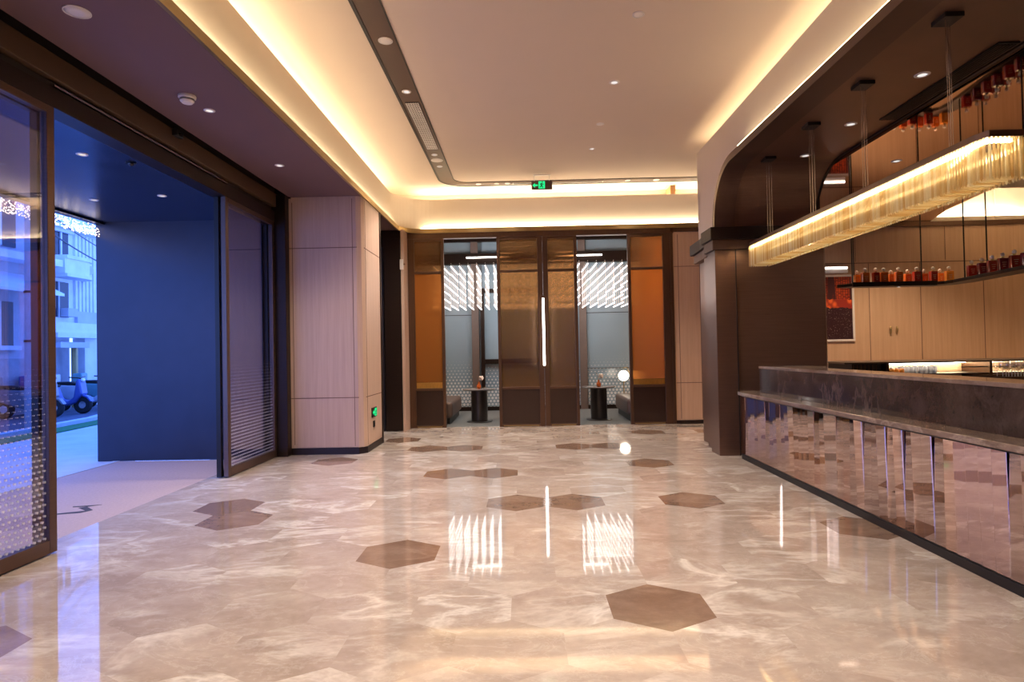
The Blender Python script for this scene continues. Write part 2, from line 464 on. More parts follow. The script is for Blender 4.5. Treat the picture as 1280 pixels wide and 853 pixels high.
def fillet(pts, radii, n=14):
    """open 2-D polyline with rounded corners"""
    out = [pts[0]]
    for i in range(1, len(pts) - 1):
        p = Vector(pts[i]); a = (Vector(pts[i - 1]) - p).normalized(); b = (Vector(pts[i + 1]) - p).normalized()
        r = radii[i - 1]; ang = a.angle(b); t = r / math.tan(ang / 2)
        c = p + (a + b).normalized() * (r / math.sin(ang / 2))
        s = p + a * t; e = p + b * t
        a0 = math.atan2(*(s - c).yx); a1 = math.atan2(*(e - c).yx)
        d = (a1 - a0 + PI) % (2 * PI) - PI
        for k in range(n + 1):
            q = a0 + d * k / n
            out.append((c.x + r * math.cos(q), c.y + r * math.sin(q)))
    out.append(pts[-1])
    return out

# ------------------------------------------------------------------ camera
def make_camera():
    f, yaw, pitch, roll = 765.77, R(1.0686), R(0.9187), R(1.11)
    fw = Vector((-math.sin(yaw) * math.cos(pitch), math.cos(yaw) * math.cos(pitch), math.sin(pitch)))
    r = Vector((math.cos(yaw), math.sin(yaw), 0)); u = r.cross(fw)
    r2 = r * math.cos(roll) - u * math.sin(roll); u2 = u * math.cos(roll) + r * math.sin(roll)
    cam = bpy.data.cameras.new('camera'); cam.sensor_width = 36; cam.lens = f * 36 / 1280; cam.clip_end = 200; cam.clip_start = 0.05
    o = bpy.data.objects.new('camera', cam); COL.objects.link(o)
    m = Matrix(((r2.x, u2.x, -fw.x, 0), (r2.y, u2.y, -fw.y, 0), (r2.z, u2.z, -fw.z, 1.5), (0, 0, 0, 1)))
    o.matrix_world = m
    scene.camera = o
make_camera()

def area(name, loc, sx, sy, power, col, direction, spread=PI):
    l = bpy.data.lights.new(name, 'AREA'); l.shape = 'RECTANGLE'; l.size = sx; l.size_y = sy; l.energy = power; l.color = col; l.spread = spread
    o = bpy.data.objects.new(name, l); COL.objects.link(o); o.location = loc
    o.rotation_euler = direction
    return o
def spot(loc, power, angle=100, col=(1.0, 0.87, 0.745), blend=0.7, aim=(0, 0, -1)):
    l = bpy.data.lights.new('spot_lamp', 'SPOT'); l.energy = power; l.spot_size = R(angle); l.spot_blend = blend; l.color = col; l.shadow_soft_size = 0.05
    o = bpy.data.objects.new('spot_lamp', l); COL.objects.link(o); o.location = loc
    o.rotation_euler = Vector(aim).to_track_quat('-Z', 'Y').to_euler()
    return o

# ================================================================== FLOOR
HR, HX, HY = 0.330, 0.5716, 0.495
DARK = {(-7, 5), (-6, 4), (-2, 5), (-1, 5), (1, 5), (-3, 8), (-2, 8), (1, 9), (0, 12), (1, 12), (-6, 10), (-5, 14), (-3, 12), (-7, -1), (3, 3), (-3, 2), (0, 0), (-4, 12), (4, 15), (2, 15), (-1, -5), (-4, -4), (2, -6)}
def make_floor():
    bm = bmesh.new()
    lay = bm.loops.layers.float_color.new('tile')
    rnd = random.Random(3)
    for j in range(-14, 19):
        for i in range(-10, 17):
            cx = 0.756 + HX * (i + 0.5 * (j % 2)); cy = 3.603 + HY * j
            vs = [bm.verts.new((cx + HX / math.sqrt(3) * math.cos(R(30 + 60 * k)), cy + HR * math.sin(R(30 + 60 * k)), 0)) for k in range(6)]
            f = bm.faces.new(vs)
            c = (rnd.random(), rnd.random(), rnd.random(), 1)
            if (i, j) in ((2, 0), (-5, 0), (-5, 1), (-4, 0), (1, 2)): c = (0.0, c[1], c[2], 1)
            for l in f.loops: l[lay] = c
            f.material_index = 1 if (i, j) in DARK else 0
    bmesh.ops.remove_doubles(bm, verts=bm.verts, dist=0.004)
    for co, no in (((-3.93, 0, 0), (-1, 0, 0)), ((10, 0, 0), (1, 0, 0)), ((0, -3.2, 0), (0, -1, 0)), ((0, 12.22, 0), (0, 1, 0))):
        bmesh.ops.bisect_plane(bm, geom=bm.verts[:] + bm.edges[:] + bm.faces[:], plane_co=co, plane_no=no, clear_outer=True)
    r = bmesh.ops.extrude_face_region(bm, geom=bm.faces[:])
    # keep the walking surface on top: move the new copy down
    vs = [e for e in r['geom'] if isinstance(e, bmesh.types.BMVert)]
    bmesh.ops.translate(bm, verts=vs, vec=(0, 0, -0.06))
    bmesh.ops.recalc_face_normals(bm, faces=bm.faces)
    me = bpy.data.meshes.new('floor'); bm.to_mesh(me); bm.free()
    me.materials.append(MATS['floor_marble']); me.materials.append(MATS['floor_marble_brown'])
    o = bpy.data.objects.new('floor', me); COL.objects.link(o)
    tag(o, 'polished beige hexagon marble floor with scattered brown hexagon tiles', 'floor', kind='structure')
make_floor()

# ================================================================== LEFT WALL, DOORS
XW = -3.69
struct('wall_left', G().box(-3.80, -3.62, -3.0, 3.1, 0, 3.5), 'bronze_dark', 'dark bronze wall beside the sliding glass entrance', 'wall')
struct('wall_header', G().box(-3.86, -3.70, -3.0, 9.12, 3.52, 4.06), 'slot_line', 'dark brown header wall above the sliding glass doors', 'wall')
struct('trim_1', G().box(-3.70, -3.63, -3.0, 9.05, 3.705, 3.90), 'header_brown', 'brown bronze casing running above the entrance doors', 'trim', 0.006)
struct('trim_2', G().box(-3.70, -3.655, 4.73, 7.55, 3.655, 3.672), 'chrome', 'thin pale metal line above the entrance opening', 'trim')
struct('trim_3', G().box(-3.84, -3.655, -3.0, 9.0, 3.485, 3.64), 'bronze_dark', 'dark bronze door head over the entrance', 'trim', 0.004)
struct('trim_4', G().box(-3.75, -3.50, 8.99, 9.14, 0, 3.88), 'bronze_dark', 'dark bronze jamb between glass door and wood pillar', 'trim', 0.004)

def glass_door(name, y0, y1, label, back):
    t = thing(name, label, 'door', (XW, (y0 + y1) / 2, 0), None, 'structure')
    z1 = 3.485
    def leaf(x, nm):
        fr = G()
        st = 0.075
        fr.box(x - 0.03, x + 0.03, y0, y0 + st, 0.012, z1).box(x - 0.03, x + 0.03, y1 - st, y1, 0.012, z1)
        fr.box(x - 0.03, x + 0.03, y0 + st, y1 - st, 0.012, 0.115).box(x - 0.03, x + 0.03, y0 + st, y1 - st, z1 - 0.06, z1)
        f = obj('door_frame', fr, 'bronze', t, 0.004)
        gl = obj('glass_pane', G().box(x - 0.006, x + 0.006, y0 + st, y1 - st, 0.115, z1 - 0.06), 'door_glass', f)
        return f
    leaf(XW, 'front')
    if back: 
        x = XW - 0.085
        fr = G().box(x - 0.03, x + 0.03, y0 - 0.01, y0 + 0.05, 0.012, z1).box(x - 0.03, x + 0.03, y1 - 0.07, y1, 0.012, z1).box(x - 0.03, x + 0.03, y0 + 0.05, y1 - 0.07, 0.012, 0.09).box(x - 0.03, x + 0.03, y0 + 0.05, y1 - 0.07, z1 - 0.06, z1)
        f = obj('door_frame', fr, 'black_metal', t, 0.004)
    return t
glass_door('door_1', 3.20, 4.73, 'sliding glass door with dotted lower pane, standing before the pole across the street', True)
glass_door('door_2', 7.50, 8.985, 'sliding glass door with dotted lower pane beside the wood pillar', True)
struct('ceiling_slot', G().box(-3.72, -3.47, -3.0, 9.16, 4.02, 4.06).box(-3.50, -3.47, -3.0, 9.16, 3.93, 4.03).box(-3.72, -3.47, 9.12, 9.16, 3.86, 4.02), 'slot_line', 'dark recessed slot between soffit and door header', 'ceiling')
t = thing('door_sensor', 'small black motion sensor on the brown header over the entrance opening', 'sensor', (-3.63, 6.36, 3.86))
obj('sensor_body', G().box(-3.63, -3.575, 6.29, 6.43, 3.82, 3.895), 'black', t, 0.012)
obj('sensor_lens', G().cyl((-3.585, 6.36, 3.83), 0.028, 0.03, 'z', 16), 'dark_glass', t)

# soffit, brass edge, fascia, ceiling -----------------------------------------
ZS = 3.88
XE = -2.38
edge = fillet([(XE, -3.0), (XE, 12.10), (5.6, 12.10)], [0.45])
def offset_path(d, r):
    return fillet([(XE - d, -3.0), (XE - d, 12.10 + d), (5.6, 12.10 + d)], [r])
outer = [(-3.70, y if i < len(edge) - 1 else y) for i, (x, y) in enumerate(edge)]
g = G()
# soffit over the entrance side as a plan polygon, rounded at the corner
poly = edge + [(5.6, 12.6), (-3.70, 12.6), (-3.70, 9.13), (-3.49, 9.13), (-3.49, -3.0)]
g.prism(poly, ZS, ZS + 0.05)
struct('ceiling_soffit', g, 'soffit_brown', 'low dark brown soffit ceiling along the glass doors', 'ceiling')
e2 = offset_path(0.02, 0.47); e1 = offset_path(-0.012, 0.44)
struct('trim_5', G().ribbon(e1, e2, ZS - 0.012, ZS + 0.075), 'brass_edge', 'brass edge strip of the glowing ceiling cove', 'trim')
fa = offset_path(0.10, 0.72); fb = offset_path(0.14, 0.76)
struct('wall_fascia', G().ribbon(fa, fb, ZS + 0.05, 4.56), 'fascia_paint', 'cream upright cove fascia washed by hidden warm light', 'wall')
# LED profile in the lower cove and in the pocket behind the fascia
l1 = offset_path(0.035, 0.49); l2 = offset_path(0.07, 0.55)
led = tag(obj('cove_light', G().ribbon(l1, l2, ZS + 0.052, ZS + 0.062), 'led_cove'), 'warm light line lying in the brass edged cove', 'light strip')
ZC = 4.75
struct('ceiling', G().box(-3.2, 6.0, -3.0, 13.2, ZC, ZC + 0.1), 'ceiling_paint', 'warm white main ceiling inside the glowing coves', 'ceiling')
pk = offset_path(0.55, 0.95); pk2 = offset_path(0.60, 1.0)
struct('wall_pocket', G().ribbon(pk, pk2, 4.40, ZC + 0.02), 'fascia_paint', 'hidden back of the ceiling light pocket', 'wall')
struct('trim_6', G().ribbon(offset_path(0.14, 0.76), offset_path(0.58, 0.98), 4.40, 4.44), 'fascia_paint', 'floor of the ceiling light pocket', 'trim')
l3 = offset_path(0.30, 0.8); l4 = offset_path(0.34, 0.84)
tag(obj('pocket_light', G().ribbon(l3, l4, 4.445, 4.46), 'led_cove'), 'warm light line hidden behind the upright cream fascia', 'light strip')

# brown slot with grille ------------------------------------------------------
c0 = fillet([(-1.51, -3.0), (-1.51, 11.92), (5.6, 11.92)], [0.5]); c1 = fillet([(-1.265, -3.0), (-1.265, 11.68), (5.6, 11.68)], [0.28])
struct('trim_7', G().ribbon(c0, c1, ZC - 0.006, ZC + 0.004), 'slot_brown', 'dark brown inset band turning a corner across the ceiling', 'trim')
k0 = fillet([(-1.545, -3.0), (-1.545, 11.955), (5.6, 11.955)], [0.53])
struct('trim_8', G().ribbon(k0, c0, ZC - 0.012, ZC + 0.004), 'slot_line', 'thin shadow line along the brown ceiling band', 'trim')
k1 = fillet([(-1.25, -3.0), (-1.25, 11.665), (5.6, 11.665)], [0.265])
struct('trim_9', G().ribbon(c1, k1, ZC - 0.010, ZC + 0.004), 'slot_line', 'inner shadow line along the brown ceiling band', 'trim')
t = thing('ceiling_grille', 'long perforated air grille set in the brown ceiling band', 'grille', (-1.385, 8.77, ZC - 0.01))
gf = G().box(-1.475, -1.295, 7.85, 9.68, ZC - 0.012, ZC - 0.006)
obj('backing', gf, 'slot_line', t)
gm = G()
for k in range(34):
    y = 7.87 + k * 0.0543
    gm.box(-1.47, -1.30, y, y + 0.016, ZC - 0.018, ZC - 0.012)
for k in range(6):
    x = -1.465 + k * 0.031
    gm.box(x, x + 0.010, 7.86, 9.67, ZC - 0.02, ZC - 0.013)
obj('lattice', gm, 'white_plastic', t)
t = thing('ceiling_grille', 'slim slot air outlet in the brown ceiling band behind the exit sign', 'grille', (0.8, 11.8, ZC))
obj('slot_frame', G().box(-0.15, 1.6, 11.77, 11.84, ZC - 0.016, ZC - 0.006), 'white_plastic', t)
obj('slot_opening', G().box(-0.13, 1.58, 11.785, 11.825, ZC - 0.019, ZC - 0.015), 'slot_line', t)

# ------------------------------------------------------------------ fittings on ceilings
def downlight(x, y, z, label, r=0.045, group=None, power=0, angle=110, on='lens_on', lamps=1, col=(1.0, 0.87, 0.745)):
    t = thing('downlight', label, 'downlight', (x, y, z), group)
    obj('trim_ring', G().lathe([(r * 0.72, 0.002), (r * 0.72, -0.006), (r * 0.95, -0.008), (r * 1.15, -0.004), (r * 1.18, 0.002)], (x, y, z)), 'white_plastic', t, smooth=True)
    obj('lens', G().cyl((x, y, z - 0.003), r * 0.72, 0.004, 'z', 20), on, t)
    if power: spot((x, y, z - 0.03), power, angle, col)
    return t
def disc(x, y, z, label, r, cat='speaker', name='ceiling_speaker'):
    t = thing(name, label, cat, (x, y, z))
    obj('rim', G().lathe([(r * 0.9, 0.001), (r * 0.92, -0.008), (r, -0.006), (r, 0.001)], (x, y, z), 32), 'white_plastic', t, smooth=True)
    obj('cover', G().lathe([(0, -0.009), (r * 0.5, -0.0085), (r * 0.91, -0.005), (r * 0.91, 0.001)], (x, y, z), 32), 'white_plastic', t, smooth=True)
    return t
PW = 200
downlight(1.17, 7.44, ZC, 'second fitting from the camera in the row of small lights on the plain ceiling', 0.055, None, PW)
downlight(1.17, 9.90, ZC, 'small light nearest the exit sign on the plain ceiling', 0.045, None, PW)
disc(1.18, 5.93, ZC, 'small flush white sprinkler cover on the plain ceiling, closest to the bar lamps', 0.06, 'sprinkler', 'sprinkler_cover')
disc(1.17, 8.81, ZC, 'small flush white disc on the plain ceiling between two small lights', 0.055, 'sprinkler', 'sprinkler_cover')
zb = ZC - 0.006
downlight(-1.39, 7.53, zb, 'small light in the brown ceiling band just before the long grille', 0.05, None, PW)
downlight(-1.40, 9.98, zb, 'small light in the brown ceiling band just past the long grille', 0.045, None, PW)
downlight(-1.40, 10.62, zb, 'small light in the brown ceiling band beyond the oval white speaker', 0.045, None, PW)
disc(-1.37, 6.28, zb, 'round white speaker alone in the near stretch of the brown ceiling band', 0.075)
disc(-1.40, 10.27, zb, 'round white speaker in the brown ceiling band near its corner', 0.10)
downlight(-0.81, 11.80, zb, 'small light in the brown band, first past the rounded corner', 0.045, None, 90, 58)
disc(-0.46, 11.80, zb, 'small white detector in the brown band between two lights', 0.05, 'detector', 'smoke_detector')
downlight(-0.25, 11.80, zb, 'small light in the brown band nearest the green exit sign', 0.045, None, 90, 58)
downlight(2.07, 11.80, zb, 'small light in the brown band past the long slot, nearer the exit sign', 0.045, None, 90, 58)
disc(2.62, 11.80, zb, 'small white disc in the brown band close to the bar wall', 0.06)
for y in (4.3, 1.8, -0.6):
    downlight(1.17, y, ZC, 'small light in the plain ceiling overhead, outside the picture', 0.05, 'lights overhead', PW)
    downlight(-1.39, y, zb, 'small light in the brown band overhead, outside the picture', 0.05, 'lights in the band overhead', PW)
# entrance soffit
disc(-3.01, 4.10, ZS, 'large round white speaker in the brown soffit over the near glass door', 0.085)
t = thing('smoke_detector', 'white domed smoke detector under the brown soffit', 'detector', (-3.02, 5.49, ZS))
obj('base', G().lathe([(0.075, 0.0), (0.075, -0.02), (0.068, -0.026), (0.0, -0.026)], (-3.02, 5.49, ZS), 28), 'white_plastic', t, smooth='auto')
obj('head', G().lathe([(0.062, -0.026), (0.060, -0.05), (0.045, -0.066), (0.0, -0.07)], (-3.02, 5.49, ZS), 28), 'white_plastic', t, smooth='auto')
obj('sensing_slot', G().lathe([(0.0625, -0.036), (0.0635, -0.036), (0.0635, -0.042), (0.0625, -0.042)], (-3.02, 5.49, ZS), 28), 'slot_line', t)
downlight(-2.99, 5.83, ZS, 'small light in the brown soffit right beside the smoke detector', 0.045, None, 60)
downlight(-3.01, 7.58, ZS, 'small light in the brown soffit in front of the wood pillar', 0.05, None, 60)

# exit sign -------------------------------------------------------------------
def running_man(cx, cz, s, plane):
    """pictogram pieces in (u, z): head, torso, arms, legs"""
    segs = [((0.02, 0.20), (-0.05, -0.08), 0.085), ((-0.05, -0.08), (0.12, -0.2), 0.06), ((0.12, -0.2), (0.10, -0.42), 0.05),
            ((-0.05, -0.08), (-0.13, -0.28), 0.06), ((-0.13, -0.28), (-0.32, -0.30), 0.05), ((0.02, 0.2), (0.2, 0.06), 0.045), ((0.2, 0.06), (0.3, 0.16), 0.04), ((0.02, 0.2), (-0.16, 0.16), 0.045), ((-0.16, 0.16), (-0.24, 0.0), 0.04)]
    polys = []
    for (a, b, w) in segs:
        d = Vector((b[0] - a[0], b[1] - a[1])); n = Vector((-d.y, d.x)).normalized() * w
        polys.append([(a[0] + n.x, a[1] + n.y), (b[0] + n.x, b[1] + n.y), (b[0] - n.x, b[1] - n.y), (a[0] - n.x, a[1] - n.y)])
    polys.append([(0.08 + 0.085 * math.cos(2 * PI * k / 10), 0.37 + 0.085 * math.sin(2 * PI * k / 10)) for k in range(10)])
    return [[(cx + u * s, cz + v * s) for u, v in p] for p in polys]
t = thing('exit_sign', 'hanging green exit sign with arrow and running figure under the ceiling', 'exit sign', (0.40, 11.3, 4.56))
ex0, ex1, ez0, ez1 = 0.205, 0.590, 4.475, 4.635
obj('sign_case', G().box(ex0, ex1, 11.30, 11.33, ez0, ez1), 'slot_brown', t, 0.004)
obj('icon_panel', G().box(0.335, 0.455, 11.296, 11.30, ez0 + 0.018, ez1 - 0.005), 'exit_green', t)
gm = G()
for p in running_man(0.395, 4.56, 0.135, 'y'): gm.prism(p, 11.292, 11.296, 'y')
obj('figure', gm, 'black', t)
obj('arrow', G().prism([(0.225, 4.555), (0.270, 4.60), (0.270, 4.57), (0.322, 4.57), (0.322, 4.54), (0.270, 4.54), (0.270, 4.51)], 11.294, 11.30, 'y'), 'exit_green', t)
obj('hanger', G().box(0.255, 0.265, 11.312, 11.318, ez1, ZC).box(0.53, 0.54, 11.312, 11.318, ez1, ZC).box(0.24, 0.555, 11.29, 11.34, ZC - 0.012, ZC), 'white_plastic', t)

# ================================================================== PILLAR
px0, px1, py0, py1 = -3.56, -2.39, 9.15, 10.22
g = G().prism([(px0, py0), (px1 - 0.10, py0), (px1 - 0.03, py0 + 0.03), (px1, py0 + 0.10), (px1, py1), (px0, py1)], 0.10, ZS)
struct('wall_pillar', g, 'pale_wood', 'pale wood clad pillar beside the entrance', 'wall', 0.003)
g = G().prism([(px0 - 0.0, py0 - 0.012), (px1 - 0.095, py0 - 0.012), (px1 + 0.008, py0 + 0.095), (px1 + 0.012, py1), (px0, py1)], 0, 0.10)
struct('baseboard_pillar', g, 'bronze_dark', 'dark skirting at the foot of the wood pillar', 'baseboard')
g = G()
for z in (0.84, 3.10): g.box(px0 + 0.01, px1 - 0.09, py0 - 0.003, py0 + 0.01, z, z + 0.012).box(px1 - 0.01, px1 + 0.003, py0 + 0.09, py1, z, z + 0.012)
g.box(px0 + 0.10, px0 + 0.108, py0 - 0.003, py0 + 0.01, 0.15, 3.8).box(px1 - 0.16, px1 - 0.152, py0 - 0.003, py0 + 0.01, 0.12, 3.84)
g.box(px1 - 0.01, px1 + 0.003, py0 + 0.14, py0 + 0.148, 0.12, 3.84)
struct('trim_10', g, 'joint', 'thin joint lines between the pillar wood panels', 'trim')
struct('trim_11', G().box(px1 - 0.02, px1 + 0.015, py1, py1 + 0.05, 0, ZS), 'bronze_dark', 'dark edge strip at the rear of the wood pillar', 'trim')
t = thing('exit_sign', 'small green exit sign low on the wood pillar', 'exit sign', (px1, 9.66, 0.58))
obj('sign_case', G().box(px1, px1 + 0.02, 9.52, 9.80, 0.50, 0.65), 'black_metal', t, 0.003)
obj('icon_panel', G().box(px1 + 0.02, px1 + 0.023, 9.65, 9.78, 0.515, 0.635), 'exit_green', t)
gm = G()
for p in running_man(9.715, 0.575, 0.11, 'x'): gm.prism(p, px1 + 0.023, px1 + 0.026, 'x')
obj('figure', gm, 'black', t)
obj('arrow', G().prism([(9.535, 0.575), (9.58, 0.612), (9.58, 0.588), (9.63, 0.588), (9.63, 0.562), (9.58, 0.562), (9.58, 0.538)], px1 + 0.02, px1 + 0.023, 'x'), 'exit_green', t)
t = thing('wall_socket', 'small black socket below the green sign on the wood pillar', 'socket', (px1, 9.66, 0.39))
obj('plate', G().box(px1, px1 + 0.012, 9.61, 9.71, 0.34, 0.44), 'black_metal', t, 0.003)
obj('face', G().box(px1 + 0.012, px1 + 0.016, 9.635, 9.685, 0.36, 0.42), 'black', t)

# lift recess beyond the pillar
struct('wall_recess', G().box(-4.6, -2.30, 11.80, 11.95, 0, ZS), 'bronze_dark', 'dark bronze back wall of the recess behind the pillar', 'wall')
t = thing('door_3', 'dark bronze double door in the recess behind the wood pillar', 'door', (-2.6, 11.78, 0), None, 'structure')
obj('door_leaf', G().box(-3.40, -2.68, 11.74, 11.79, 0.01, 3.55), 'porch_metal', t, 0.004)
obj('door_leaf', G().box(-2.66, -2.34, 11.72, 11.79, 0.01, 3.70), 'bronze_dark', t, 0.004)
obj('door_handle', G().box(-2.72, -2.705, 11.70, 11.735, 1.6, 1.75).box(-2.72, -2.705, 11.68, 11.70, 1.55, 1.80), 'chrome', t, 0.003)
struct('wall_recess_side', G().box(-4.6, -4.5, 9.2, 11.9, 0, ZS), 'bronze_dark', 'side wall of the recess behind the pillar', 'wall')
struct('wall_screen_end', G().box(-2.33, -2.275, 11.72, 12.30, 0, ZS), 'pale_wood', 'narrow wood edge between recess and glass screens', 'wall')
t = thing('intercom', 'small white intercom box high on the narrow wood edge', 'intercom', (-2.33, 11.72, 3.2))
obj('case', G().box(-2.345, -2.275, 11.69, 11.72, 3.10, 3.30), 'white_plastic', t, 0.008)
obj('bracket', G().box(-2.275, -2.245, 11.695, 11.715, 3.19, 3.215), 'chrome', t)

# ================================================================== GLASS SCREENS
YS = 12.15
struct('trim_12', G().box(-2.275, 3.00, YS - 0.03, YS + 0.10, 3.765, ZS), 'bronze_frame', 'bronze beam over the glass screens', 'trim', 0.004)
def screen(x0, x1, label, kind, stiles=(0.05, 0.05), glow=False):
    t = thing('glass_screen', label, 'screen', ((x0 + x1) / 2, YS, 0), 'bronze glass screens')
    y0, y1 = YS - 0.02, YS + 0.05
    zr1, zr2, zt = 0.735, 3.06, 3.765
    g = G()
    g.box(x0, x0 + stiles[0], y0, y1, 0.0, zt).box(x1 - stiles[1], x1, y0, y1, 0, zt)
    a, b = x0 + stiles[0], x1 - stiles[1]
    for z0, z1 in ((0.0, 0.05), (zr1, zr1 + 0.05), (zr2, zr2 + 0.05), (zt - 0.05, zt)): g.box(a, b, y0, y1, z0, z1)
    obj('frame', g, 'bronze_frame', t, 0.006)
    gl = 'bronze_glass' if kind == 'warm' else 'bronze_glass_dark'
    obj('kick_panel', G().box(a, b, YS + 0.0, YS + 0.025, 0.05, zr1), 'bronze_infill', t)
    obj('bottom_rail', G().box(a + 0.02, b - 0.02, YS - 0.026, YS - 0.018, 0.012, 0.03), 'brass_edge', t)
    obj('glass_pane', G().box(a, b, YS + 0.008, YS + 0.018, zr1 + 0.05, zr2), gl, t)
    obj('top_pane', G().box(a, b, YS + 0.008, YS + 0.018, zr2 + 0.05, zt - 0.05), 'bronze_glass_dark', t)
    if glow: obj('glow_band', G().box(a + 0.01, b - 0.01, YS - 0.004, YS + 0.006, zr1 + 0.055, zr1 + 0.165), 'glow_gold', t)  # metal strip standing in for a warm glow low on the glass
    return t
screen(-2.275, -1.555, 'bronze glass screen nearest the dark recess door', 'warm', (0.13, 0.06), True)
screen(-0.50, 0.405, 'wider bronze glass screen of the middle pair', 'dark', (0.06, 0.10))
screen(0.41, 1.09, 'narrower bronze glass screen of the middle pair', 'dark', (0.10, 0.06))
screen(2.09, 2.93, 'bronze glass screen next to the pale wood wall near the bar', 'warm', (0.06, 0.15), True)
t = thing('wall_light', 'bright vertical light tube between the two middle glass screens', 'light tube', (0.405, YS - 0.05, 1.86))
obj('holder', G().box(0.375, 0.435, YS - 0.04, YS - 0.02, 1.15, 2.58), 'bronze_frame', t, 0.004)
obj('tube', G().cyl((0.405, YS - 0.055, 1.20), 0.021, 1.33, 'z', 16), 'led_white', t, smooth='auto')
# right: pale wood wall joins the bar's back wall
struct('wall_back', G().box(2.93, 5.7, YS + 0.0, YS + 0.12, 0.06, 3.80), 'warm_wood', 'warm pale wood panelled back wall', 'wall')
struct('baseboard_back', G().box(2.93, 9.3, YS - 0.02, YS + 0.1, 0, 0.07), 'bronze_dark', 'dark skirting under the wood back wall', 'baseboard')
struct('trim_13', G().box(2.93, 2.985, YS - 0.025, YS + 0.06, 0, 3.80), 'bronze_frame', 'bronze upright at the end of the glass screens', 'trim')
struct('trim_14', G().box(2.93, 9.3, YS - 0.03, YS + 0.12, 3.79, ZS), 'bronze_frame', 'bronze rail along the top of the wood back wall', 'trim')
g = G()
for x in (3.08, 3.50, 4.4): g.box(x, x + 0.01, YS - 0.003, YS + 0.01, 0.1, 3.74)
for z in (0.80, 3.10): g.box(3.0, 5.6, YS - 0.003, YS + 0.01, z, z + 0.012)
struct('trim_15', g, 'joint', 'thin joint lines between back wall wood panels', 'trim')

# ================================================================== LOUNGE behind the screens
LY = 15.55
struct('floor_lounge', G().box(-3.1, 3.1, 12.22, 16.0, -0.06, 0.0), 'carpet', 'grey carpet floor of the lounge behind the screens', 'floor')
struct('wall_lounge_left', G().box(-3.1, -3.0, 12.2, 16.0, 0, 4.75), 'lounge_wall_warm', 'warm lit side wall of the lounge behind the recess', 'wall')
struct('wall_lounge_right', G().box(3.0, 3.1, 12.27, 16.0, 0, 4.75), 'lounge_wall_warm', 'warm lit side wall of the lounge beside the bar', 'wall')
struct('ceiling_lounge', G().box(-3.1, 3.1, 12.75, 16.0, 4.45, 4.55), 'lounge_ceiling', 'taupe ceiling of the lounge', 'ceiling')
struct('wall_lounge_back', G().box(-3.1, 3.1, LY + 0.06, LY + 0.2, 0, 4.5), 'lounge_wall', 'blue grey back wall of the lounge', 'wall')
def wbox(*a): return G().box(*a)
# clerestory and main panes set in the back wall
t = thing('window_1', 'blue grey filmed windows along the back of the lounge', 'window', (0, LY, 0), None, 'structure')
fr = G()
fr.box(-3.0, 3.0, LY - 0.10, LY + 0.06, 3.72, 3.98).box(-3.0, 3.0, LY - 0.10, LY + 0.06, 4.28, 4.36)
fr.box(-3.0, 3.0, LY - 0.06, LY + 0.06, 0.0, 0.10)
obj('window_frame', fr, 'bronze_dark', t)
for x0, x1 in ((-3.0, -1.30), (-1.02, 0.28), (0.42, 1.42), (1.62, 3.0)):
    obj('pane', G().box(x0, x1, LY, LY + 0.03, 0.10, 3.70), 'film_glass', t)
    obj('pane', G().box(x0, x1, LY, LY + 0.03, 3.98, 4.28), 'film_glass', t)
for x in (-1.30, 1.42): obj('mullion', G().box(x, x + 0.18, LY - 0.08, LY + 0.06, 0, 4.36), 'taupe_post', t)
obj('mullion', G().box(-1.07, -0.98, LY - 0.12, LY + 0.06, 0, 3.1), 'bronze_dark', t)
obj('transom', G().box(-1.0, 0.3, LY - 0.10, LY + 0.05, 1.18, 1.30), 'bronze_dark', t)
obj('transom', G().box(-1.0, 0.3, LY - 0.08, LY + 0.05, 2.98, 3.08), 'bronze_dark', t)
obj('joint_line', G().box(-3.0, -1.3, LY - 0.01, LY + 0.005, 2.42, 2.435).box(1.6, 3.0, LY - 0.01, LY + 0.005, 2.42, 2.435).box(-0.34, -0.32, LY - 0.02, LY + 0.01, 1.3, 3.0).box(1.6, 3.0, LY - 0.01, LY + 0.005, 1.02, 1.03), 'slot_line', t)
struct('trim_16', G().box(-3.0, 3.0, 12.75, 12.85, 4.30, 4.46), 'taupe_post', 'drop edge of the lounge ceiling behind the screens', 'trim')
for x in (-1.0, 1.6):
    tag(obj('ceiling_strip_light', G().box(x - 0.40, x + 0.42, LY - 0.14, LY - 0.115, 3.86, 3.89), 'led_white'),
        'thin light strip under the lounge beam, above the table ' + ('beside the recess' if x < 0 else 'beside the bar'), 'light strip')

# LED tube chandelier -----------------------------------------------------------
t = thing('tube_chandelier', 'large chandelier of glowing tubes in rows hanging in the lounge', 'chandelier', (0.3, 14.3, 4.4))
obj('ceiling_plate', G().box(-2.1, 2.5, 13.5, 15.1, 4.36, 4.40), 'bronze_dark', t)
cols = [-1.96 + 0.19 * k for k in range(24)]
rows = [3.40 - 0.175 * k for k in range(6)]
wires = G()
def ltube(x, z, g): return g.cyl((x, 13.55, z), 0.0075, 1.45, 'y', 8)
vis = [x for x in cols if -1.62 < x < -0.35 or 0.98 < x < 2.2]
hid = [x for x in cols if x not in vis]
n = 0
proto = None
rest = G(); n_rest = 0
order = vis + hid
for x in order:
    for z in rows:
        if n < 100:
            if proto is None:
                proto = obj('light_tube', ltube(x, z, G()), 'tube_white', t, smooth='auto'); p0 = (x, z)
            else:
                o = proto.copy(); COL.objects.link(o); o.parent = t; o.location = (x - p0[0], 0, z - p0[1])
            n += 1
        else: ltube(x, z, rest)
    for y in (13.60, 13.9, 14.2, 14.5, 14.8, 14.97): wires.cyl((x, y, rows[-1]), 0.0055, rows[0] + 0.08 - rows[-1], 'z', 5)
tag(obj('light_tube', rest, 'tube_white', t), kind='stuff')
obj('crystal_strand', wires, 'crystal', t)['kind'] = 'stuff'

